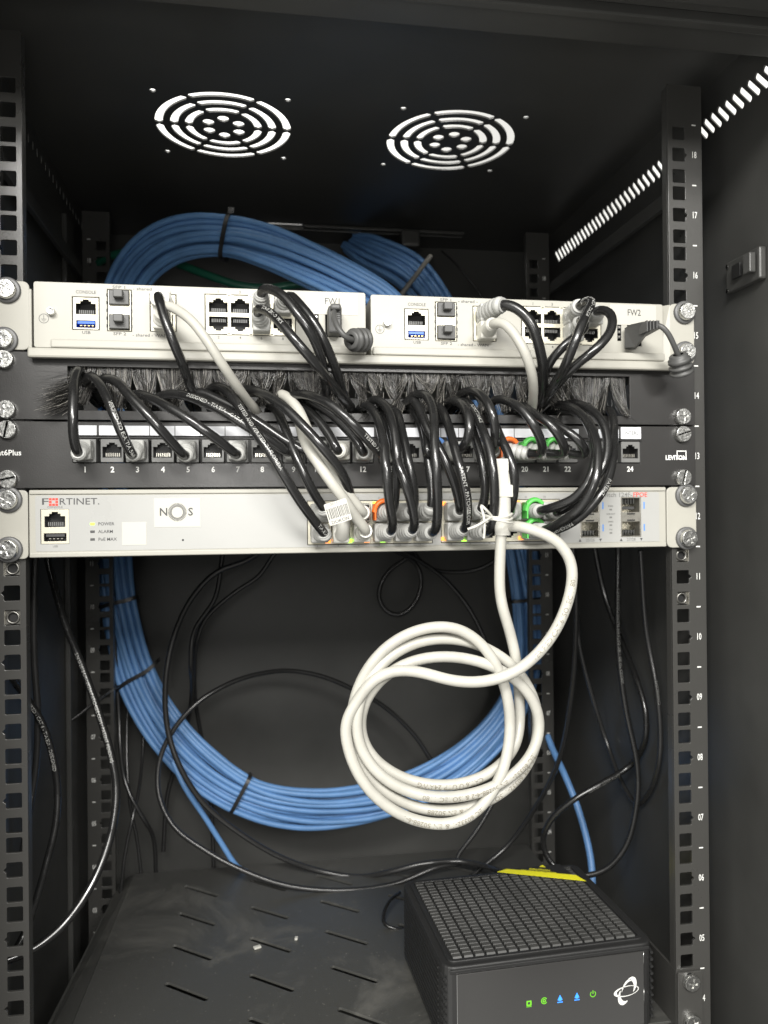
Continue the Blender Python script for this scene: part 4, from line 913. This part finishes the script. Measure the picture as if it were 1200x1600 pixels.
mb.box((b.x-5.4, -48, b.z-3), (b.x+6.3, -37, b.z+5), whitep, .6).box((b.x-5.4, -47, b.z+4), (b.x+3.6, -38, b.z+22), whitep, .5).box((b.x+3.6, -45, b.z+4), (b.x+5.6, -40, b.z+14), whitep, .4)
for k in range(8): mb.box((b.x-4+k*1.0, -47.3, b.z+14), (b.x-3.5+k*1.0, -46.9, b.z+20), whitep)
mb.tube([V((b.x+.5, -42, b.z-3)), V((b.x+.6, -42, b.z-12)), V((b.x+.8, -42, a.z)), V((b.x+.8, -42, a.z-6))], lambda q_: 5.4-.7*q_+(.35 if (q_*6) % 1 < .6 else -.25), whitep, 18)
mb.build('plug_body', t)
t = thing('wire_tie', 'thin white wire tie knotted round the plug and the black cable', 'tie', tuple(at(758, 845, -62)))
mb = MB()
for k in range(3):
    z_ = -.4+k*1.7; c0 = at(776, 808, -50)
    mb.tube(smooth([V((c0.x+10*math.cos(a), -50+11*math.sin(a), c0.z+z_-2+1.2*math.sin(a*2+k))) for a in [i*math.pi/6 for i in range(12)]]+[V((c0.x+10, -50, c0.z+z_-2))], 1), .75, whitep, 8)
for pp_ in ([(768, 806, -63), (758, 795, -66), (752, 790, -64), (756, 808, -66), (757, 826, -66), (756, 841, -65)], [(768, 808, -63), (758, 814, -67), (744, 822, -68), (731, 827, -66)]): mb.tube(smooth([at(*p) for p in pp_], 1), .85, whitep, 8)
mb.build('wire', t)

# ================================================================== BLUE BUNDLE
CP = [(548, 380, 388, .7, .5), (575, 392, 362, 1.1, .8), (640, 425, 345, 1.2, .9), (690, 490, 335, 1.0, 1), (745, 600, 335, 1, 1), (790, 760, 345, .9, 1), (815, 880, 350, .9, 1), (824, 960, 350, .9, 1), (821, 1040, 350, .95, 1), (793, 1115, 348, 1, 1), (738, 1180, 342, 1, 1), (665, 1228, 335, 1.0, 1), (580, 1256, 330, 1.05, 1), (480, 1264, 326, 1.05, 1), (392, 1246, 326, .92, 1), (318, 1200, 330, 1.1, 1), (258, 1135, 335, 1.15, 1), (215, 1055, 340, 1.15, 1), (188, 950, 340, .9, 1), (178, 870, 345, .9, 1), (172, 740, 345, .9, 1), (172, 600, 330, .9, 1), (186, 490, 290, .9, 1), (206, 432, 268, .95, 1), (242, 394, 250, 1.05, 1), (290, 374, 236, 1.05, 1), (355, 372, 225, .95, 1), (415, 386, 212, 1.05, 1), (480, 412, 202, 1.1, 1), (545, 444, 194, 1.1, 1), (600, 476, 188, 1, 1), (640, 530, 180, .9, 1), (650, 610, 170, .8, 1)]
cp = [at(p[0], p[1], p[2]) for p in CP]
key = smooth(cp, 6.0)
# matching widths along the smoothed path
al = arclen(key); kp = [0]; j = 0
for q_ in cp[1:]:
    best = min(range(j, len(key)), key=lambda i: (key[i]-q_).length); kp.append(al[best]); j = best
def wat(s):
    for i in range(len(kp)-1):
        if s <= kp[i+1]: t_ = (s-kp[i])/max(1e-6, kp[i+1]-kp[i]); return CP[i][3]*(1-t_)+CP[i+1][3]*t_
    return CP[-1][3]
slots = []
for row in range(3):
    for c in range(6 if row != 1 else 5): slots.append(((c-(2.5 if row != 1 else 2))*6.5, (row-1)*5.6))
Tn = []
for i in range(len(key)):
    a_ = key[max(0, i-1)]; b_ = key[min(len(key)-1, i+1)]; Tn.append((b_-a_).normalized())
for k, (a0, b0) in enumerate(slots):
    ph = random.uniform(0, 6.3); ph2 = random.uniform(0, 6.3); P = []
    for i, p in enumerate(key):
        s = al[i]; T = Tn[i]; Nn = T.cross(V((0, 1, 0))); Nn.normalize(); B = Nn.cross(T); w_ = wat(s)
        aa = a0*w_+2.3*math.sin(s/95+ph)+1.1*math.sin(s/41+ph2); bb = b0*w_*.9+2.0*math.sin(s/80+ph2)
        P.append(p+Nn*aa+B*bb)
    P = relax(P, 1)
    t = thing('blue_network_cable', 'bright blue network cable running in the tied blue bundle', 'network cable', tuple(P[0]), 'blue cables of the tied bundle')
    mb = MB(); mb.tube(P, 3.1, bluec, 10); mb.build('jacket', t)
# ties round the bundle
def tie_at(px, py, label, tail=None, r1=22.5, r2=11.5, tilt=0, head=True):
    i = min(range(len(key)), key=lambda q_: abs(600+F0*((key[q_]-CAM).dot(CR))/((key[q_]-CAM).dot(CF))-px)+abs(800-F0*((key[q_]-CAM).dot(CU))/((key[q_]-CAM).dot(CF))-py))
    p = key[i]; T = Tn[i]; Nn = T.cross(V((0, 1, 0))).normalized(); B = Nn.cross(T)
    r1 *= wat(al[i]); r2 *= wat(al[i])
    t = thing('cable_tie', label, 'cable tie', tuple(p)); mb = MB()
    sg = lambda v: math.copysign(abs(v)**.55, v)
    R_ = [p+Nn*(sg(math.cos(a))*(r1))+B*(sg(math.sin(a))*(r2))+T*(tilt*math.cos(a)) for a in [2*math.pi*k/40 for k in range(40)]]
    vs = []; 
    for k, q_ in enumerate(R_):
        n_ = (q_-p).normalized()
        for dd, e_ in ((-2.0, 0), (2.0, 0), (2.0, 1.1), (-2.0, 1.1)): vs.append(q_+T*dd+n_*e_)
    fs = []
    for k in range(40):
        k2 = (k+1) % 40
        for e_ in range(4): fs.append((k*4+e_, k*4+(e_+1) % 4, k2*4+(e_+1) % 4, k2*4+e_))
    mb.add(vs, fs, tie)
    if head:
        h_ = p-B*0+Nn*(-r1*head); h_ = h_+V((0, -3, 0)); mb.box(h_-V((3.2, 3, 2.6)), h_+V((3.2, 3, 3.4)), tie, .6)
    mb.build('strap', t)
    if tail:
        mb = MB(); mb.tube(smooth([at(*q_) for q_ in tail], 3), 1.6, tie, 6, flat=.5)
        PP = smooth([at(*q_) for q_ in tail], 3)
        print_on(mb, PP, 1.6, 'COMMSCOPE - 13 COMMS', 3.2, 8, ink_l); mb.build('loose_tail', t)
tie_at(355, 372, 'black cable tie round the upper blue arch, its head sticking up', head=-1.15, tilt=1)
tie_at(375, 1240, 'black cable tie round the lower blue loop, near its bottom', head=0.0)
tie_at(216, 1060, 'black cable tie on the left of the blue loop with its long tail hanging left', tail=[(186, 1072, 322), (172, 1080, 306), (150, 1096, 285), (120, 1120, 275), (93, 1138, 270)], head=0, tilt=-7)
tie_at(190, 938, 'black cable tie high on the left side of the blue loop', head=0, tilt=-2)
tie_at(818, 935, 'black cable tie on the right side of the blue loop', head=0)
tie_at(192, 470, 'black cable tie low on the left foot of the blue arch', head=0, tilt=3)
# ------------------------------------------------------------------ single loose cables behind
def loose(name, label, pts, r, m, group=None, txt=None, cat='cable', tx=None):
    group = group or {'black_lead': 'loose black leads at the back', 'thin_black_wire': 'thin dark wires at the back', 'black_network_cable': 'loose printed black cables'}.get(name)
    Q = []
    for p in pts:
        c = at(*p)
        if c.x > XR-4-r: c = at_x(p[0], p[1], XR-4-r)
        if c.x < XL+4+r: c = at_x(p[0], p[1], XL+4+r)
        Q.append(c)
    return cable(name, label, Q, r, m, cat, group, txt=txt, tx=tx or (ink_l, 3.4), step=4, seg=10, sm=2)
loose('blue_network_cable', 'single blue cable slanting from the loop down to the shelf, left side', [(270, 1190, 320), (290, 1232, 312), (319, 1275, 310), (345, 1316, 310), (372, 1356, 312), (385, 1362, 318)], 2.9, bluec, cat='network cable')
loose('blue_network_cable', 'single blue cable dropping behind the modem, right side', [(845, 1120, 330), (862, 1167, 300), (881, 1208, 270), (901, 1257, 250), (917, 1312, 235), (924, 1350, 225), (926, 1395, 215), (926, 1420, 212)], 3.6, bluec, cat='network cable')
loose('green_network_cable', 'thick green cable behind the blue arch', [(150, 412, 335), (172, 400, 320), (200, 394, 312), (240, 398, 306), (283, 414, 300), (330, 432, 290), (375, 446, 285), (420, 450, 282), (470, 444, 280), (520, 450, 280), (560, 480, 280)], 4.2, greenc)
loose('grey_strap', 'beige strap leaning across the blue fan at the back', [(673, 400, 310), (650, 430, 300), (622, 468, 290), (605, 500, 285)], 2.6, greyc, cat='strap')
loose('thin_black_wire', 'thin black wire hanging from the roof slider at the back', [(690, 392, 365), (712, 412, 355), (735, 440, 345), (758, 472, 335), (770, 510, 330)], 1.1, dullc, cat='wire')
loose('black_lead', 'black lead sweeping left from behind the switch, across the blue loop to the modem', [(425, 850, 290), (385, 876, 290), (340, 893, 292), (303, 930, 295), (275, 985, 295), (259, 1060, 290), (262, 1140, 285), (282, 1200, 280), (318, 1255, 280), (375, 1302, 282), (440, 1340, 286), (505, 1362, 290), (560, 1370, 285), (610, 1362, 270), (665, 1349, 262), (720, 1346, 262), (770, 1357, 235), (800, 1372, 190)], 2.9, dullc)
loose('black_lead', 'black lead dropping from behind the switch, wavy, then down beside the blue loop', [(350, 850, 300), (346, 880, 300), (336, 935, 302), (303, 987, 305), (298, 1040, 305), (300, 1070, 330), (296, 1115, 362), (284, 1165, 385), (262, 1240, 395), (255, 1330, 398)], 2.4, dullc)
loose('black_lead', 'black lead coming down to meet the wavy one near the left middle', [(440, 850, 310), (424, 872, 312), (405, 900, 314), (375, 920, 316), (346, 942, 316), (322, 966, 318), (308, 1000, 324), (304, 1050, 345), (306, 1100, 372), (318, 1170, 392), (330, 1260, 400), (334, 1360, 404)], 2.4, dullc)
loose('black_lead', 'glossy black lead arching over the middle of the back panel and down to the shelf', [(690, 1240, 360), (680, 1203, 360), (650, 1152, 360), (600, 1104, 358), (550, 1076, 352), (500, 1056, 346), (450, 1048, 338), (410, 1052, 325), (370, 1063, 312), (319, 1090, 298), (284, 1123, 292), (255, 1170, 288), (246, 1212, 282), (250, 1250, 276), (272, 1292, 270), (318, 1327, 266), (375, 1358, 260), (450, 1384, 256), (540, 1391, 255), (620, 1380, 258), (680, 1356, 262), (720, 1348, 268)], 2.6, dullc)
loose('black_lead', 'small round loop of black lead against the back panel', [(660, 850, 395), (636, 872, 400), (612, 888, 402), (596, 910, 402), (592, 935, 402), (604, 955, 400), (622, 961, 398), (642, 950, 396), (656, 925, 396), (657, 895, 396), (645, 876, 392), (620, 862, 385), (600, 850, 380)], 2.7, dullc)
loose('black_lead', 'black lead running right and down from above the small loop', [(600, 840, 370), (637, 866, 380), (665, 882, 385), (695, 905, 388), (724, 938, 388), (745, 972, 385), (765, 1020, 380), (785, 1080, 380)], 2.6, dullc)
loose('black_lead', 'black lead sagging behind the upper end of the white coil', [(640, 850, 390), (660, 880, 394), (685, 892, 396), (717, 894, 394), (745, 890, 390), (770, 878, 380), (790, 860, 370)], 2.4, dullc)
loose('black_lead', 'black lead on the right falling in a long bow to the modem', [(895, 850, 150), (899, 900, 160), (900, 985, 180), (891, 1100, 210), (870, 1197, 240), (826, 1278, 265), (790, 1325, 272), (755, 1353, 268), (735, 1370, 262)], 2.5, dullc)
loose('black_lead', 'short black lead rising from behind the modem to the coil', [(790, 1180, 300), (782, 1220, 296), (766, 1262, 290), (742, 1302, 286), (715, 1338, 284), (712, 1350, 282)], 2.3, dullc)
loose('black_lead', 'faint black lead crossing the right side wall downwards', [(902, 960, 210), (906, 1010, 212), (930, 1104, 214), (948, 1160, 215), (968, 1215, 215), (994, 1256, 205), (1010, 1245, 190), (1024, 1216, 176), (1032, 1165, 160), (1027, 1085, 140), (1010, 985, 118), (1001, 860, 100)], 2.3, dullc, txt=[(330, 'COMMSCOPE', False, 0)])
loose('black_network_cable', 'black printed cable making a big open loop beside the modem on the right', [(928, 850, 200), (946, 935, 195), (974, 1008, 185), (995, 1062, 175), (1009, 1115, 165), (1007, 1160, 158), (984, 1197, 152), (940, 1224, 150), (896, 1250, 152), (860, 1282, 160), (848, 1317, 165), (862, 1350, 160), (900, 1368, 150), (944, 1360, 140), (977, 1324, 135), (994, 1262, 135), (996, 1200, 138), (977, 1104, 145), (966, 1010, 150), (966, 850, 155)], 2.7, blackc, txt=[(250, 'CAT.6 U/UTP VERIFIED', False, 0), (600, 'VERIFIED TO ISO 11801 CAT.6 4PR 24AWG TIA/EIA-568-C.2', False, 0)], cat='network cable')
LG = (ink_c, 3.6)
loose('black_network_cable', 'long black printed cable bowing down the left side to the rail edge', [(70, 850, 170), (76, 880, 168), (101, 972, 150), (131, 1047, 135), (158, 1125, 120), (176, 1190, 105), (182, 1240, 92), (172, 1310, 75), (142, 1385, 58), (95, 1450, 45), (45, 1487, 35), (10, 1500, 30)], 3.1, blackc, txt=[(100, 'S/N U-2015-U1-109354-PATCHSEE.COM - PATENT PENDING', False, 0)], tx=LG, cat='network cable')
loose('black_lead', 'straight black lead hanging close to the left front rail', [(56, 850, 120), (53, 930, 118), (53, 1020, 116), (59, 1120, 114), (57, 1190, 112), (47, 1260, 108), (36, 1330, 104)], 2.7, dullc, txt=[(195, 'PATENT PENDING', False, 0)])
loose('black_network_cable', 'black printed cable emerging behind the left rail and bowing down again', [(20, 1060, 100), (42, 1092, 102), (64, 1125, 105), (82, 1180, 105), (90, 1235, 103), (87, 1290, 98), (75, 1340, 92), (57, 1405, 84), (38, 1460, 76), (15, 1500, 70)], 2.8, blackc, txt=[(30, 'VERIFIED - CAT 6 - TIA/EIA - DESIGNED', False, 0)], tx=LG, cat='network cable')
loose('thin_black_wire', 'thin wire in the dark left corner, upper of two', [(176, 850, 338), (178, 960, 338), (182, 1060, 334), (186, 1120, 330), (188, 1170, 322), (194, 1215, 318), (206, 1248, 312), (226, 1282, 312), (240, 1310, 330), (244, 1370, 345)], 2.2, dullc, cat='wire')
loose('thin_black_wire', 'thin wire in the dark left corner, touching the shelf edge', [(226, 1120, 372), (222, 1190, 350), (216, 1240, 320), (208, 1275, 306), (197, 1325, 300), (190, 1380, 300), (186, 1430, 300)], 1.7, dullc, cat='wire')
loose('thin_black_wire', 'short thin wire at the back left corner of the shelf', [(200, 1080, 375), (198, 1180, 350), (204, 1262, 336), (212, 1300, 336), (219, 1350, 338), (222, 1400, 340)], 1.7, dullc, cat='wire')
loose('thin_black_wire', 'small dark wire hook lying on the shelf left of the modem', [(625, 1395, 215), (608, 1408, 200), (598, 1432, 185), (600, 1445, 176), (615, 1451, 172), (632, 1453, 172)], 1.6, blackc, cat='wire')

# crumbs of packing and plaster lying on the shelf
for k, (px, py, s_) in enumerate([(402, 1480, 3.2), (463, 1466, 2.2)]):
    p = at_z(px, py, -373.9); mb = MB(); mb.box(p-V((s_, s_*.6, .8)), p+V((s_, s_*.6, .8)), whitep, .4, rot=Matrix.Rotation(.4+k, 3, 'Z')); o = mb.build('paper_scrap')
    tag(o, ('larger white scrap lying by a shelf slot', 'smaller white scrap lying on the bare shelf')[k], 'scrap')
if True:
    for o in bpy.data.objects:
        for k_ in ('_w', '_x'):
            if k_ in o: del o[k_]
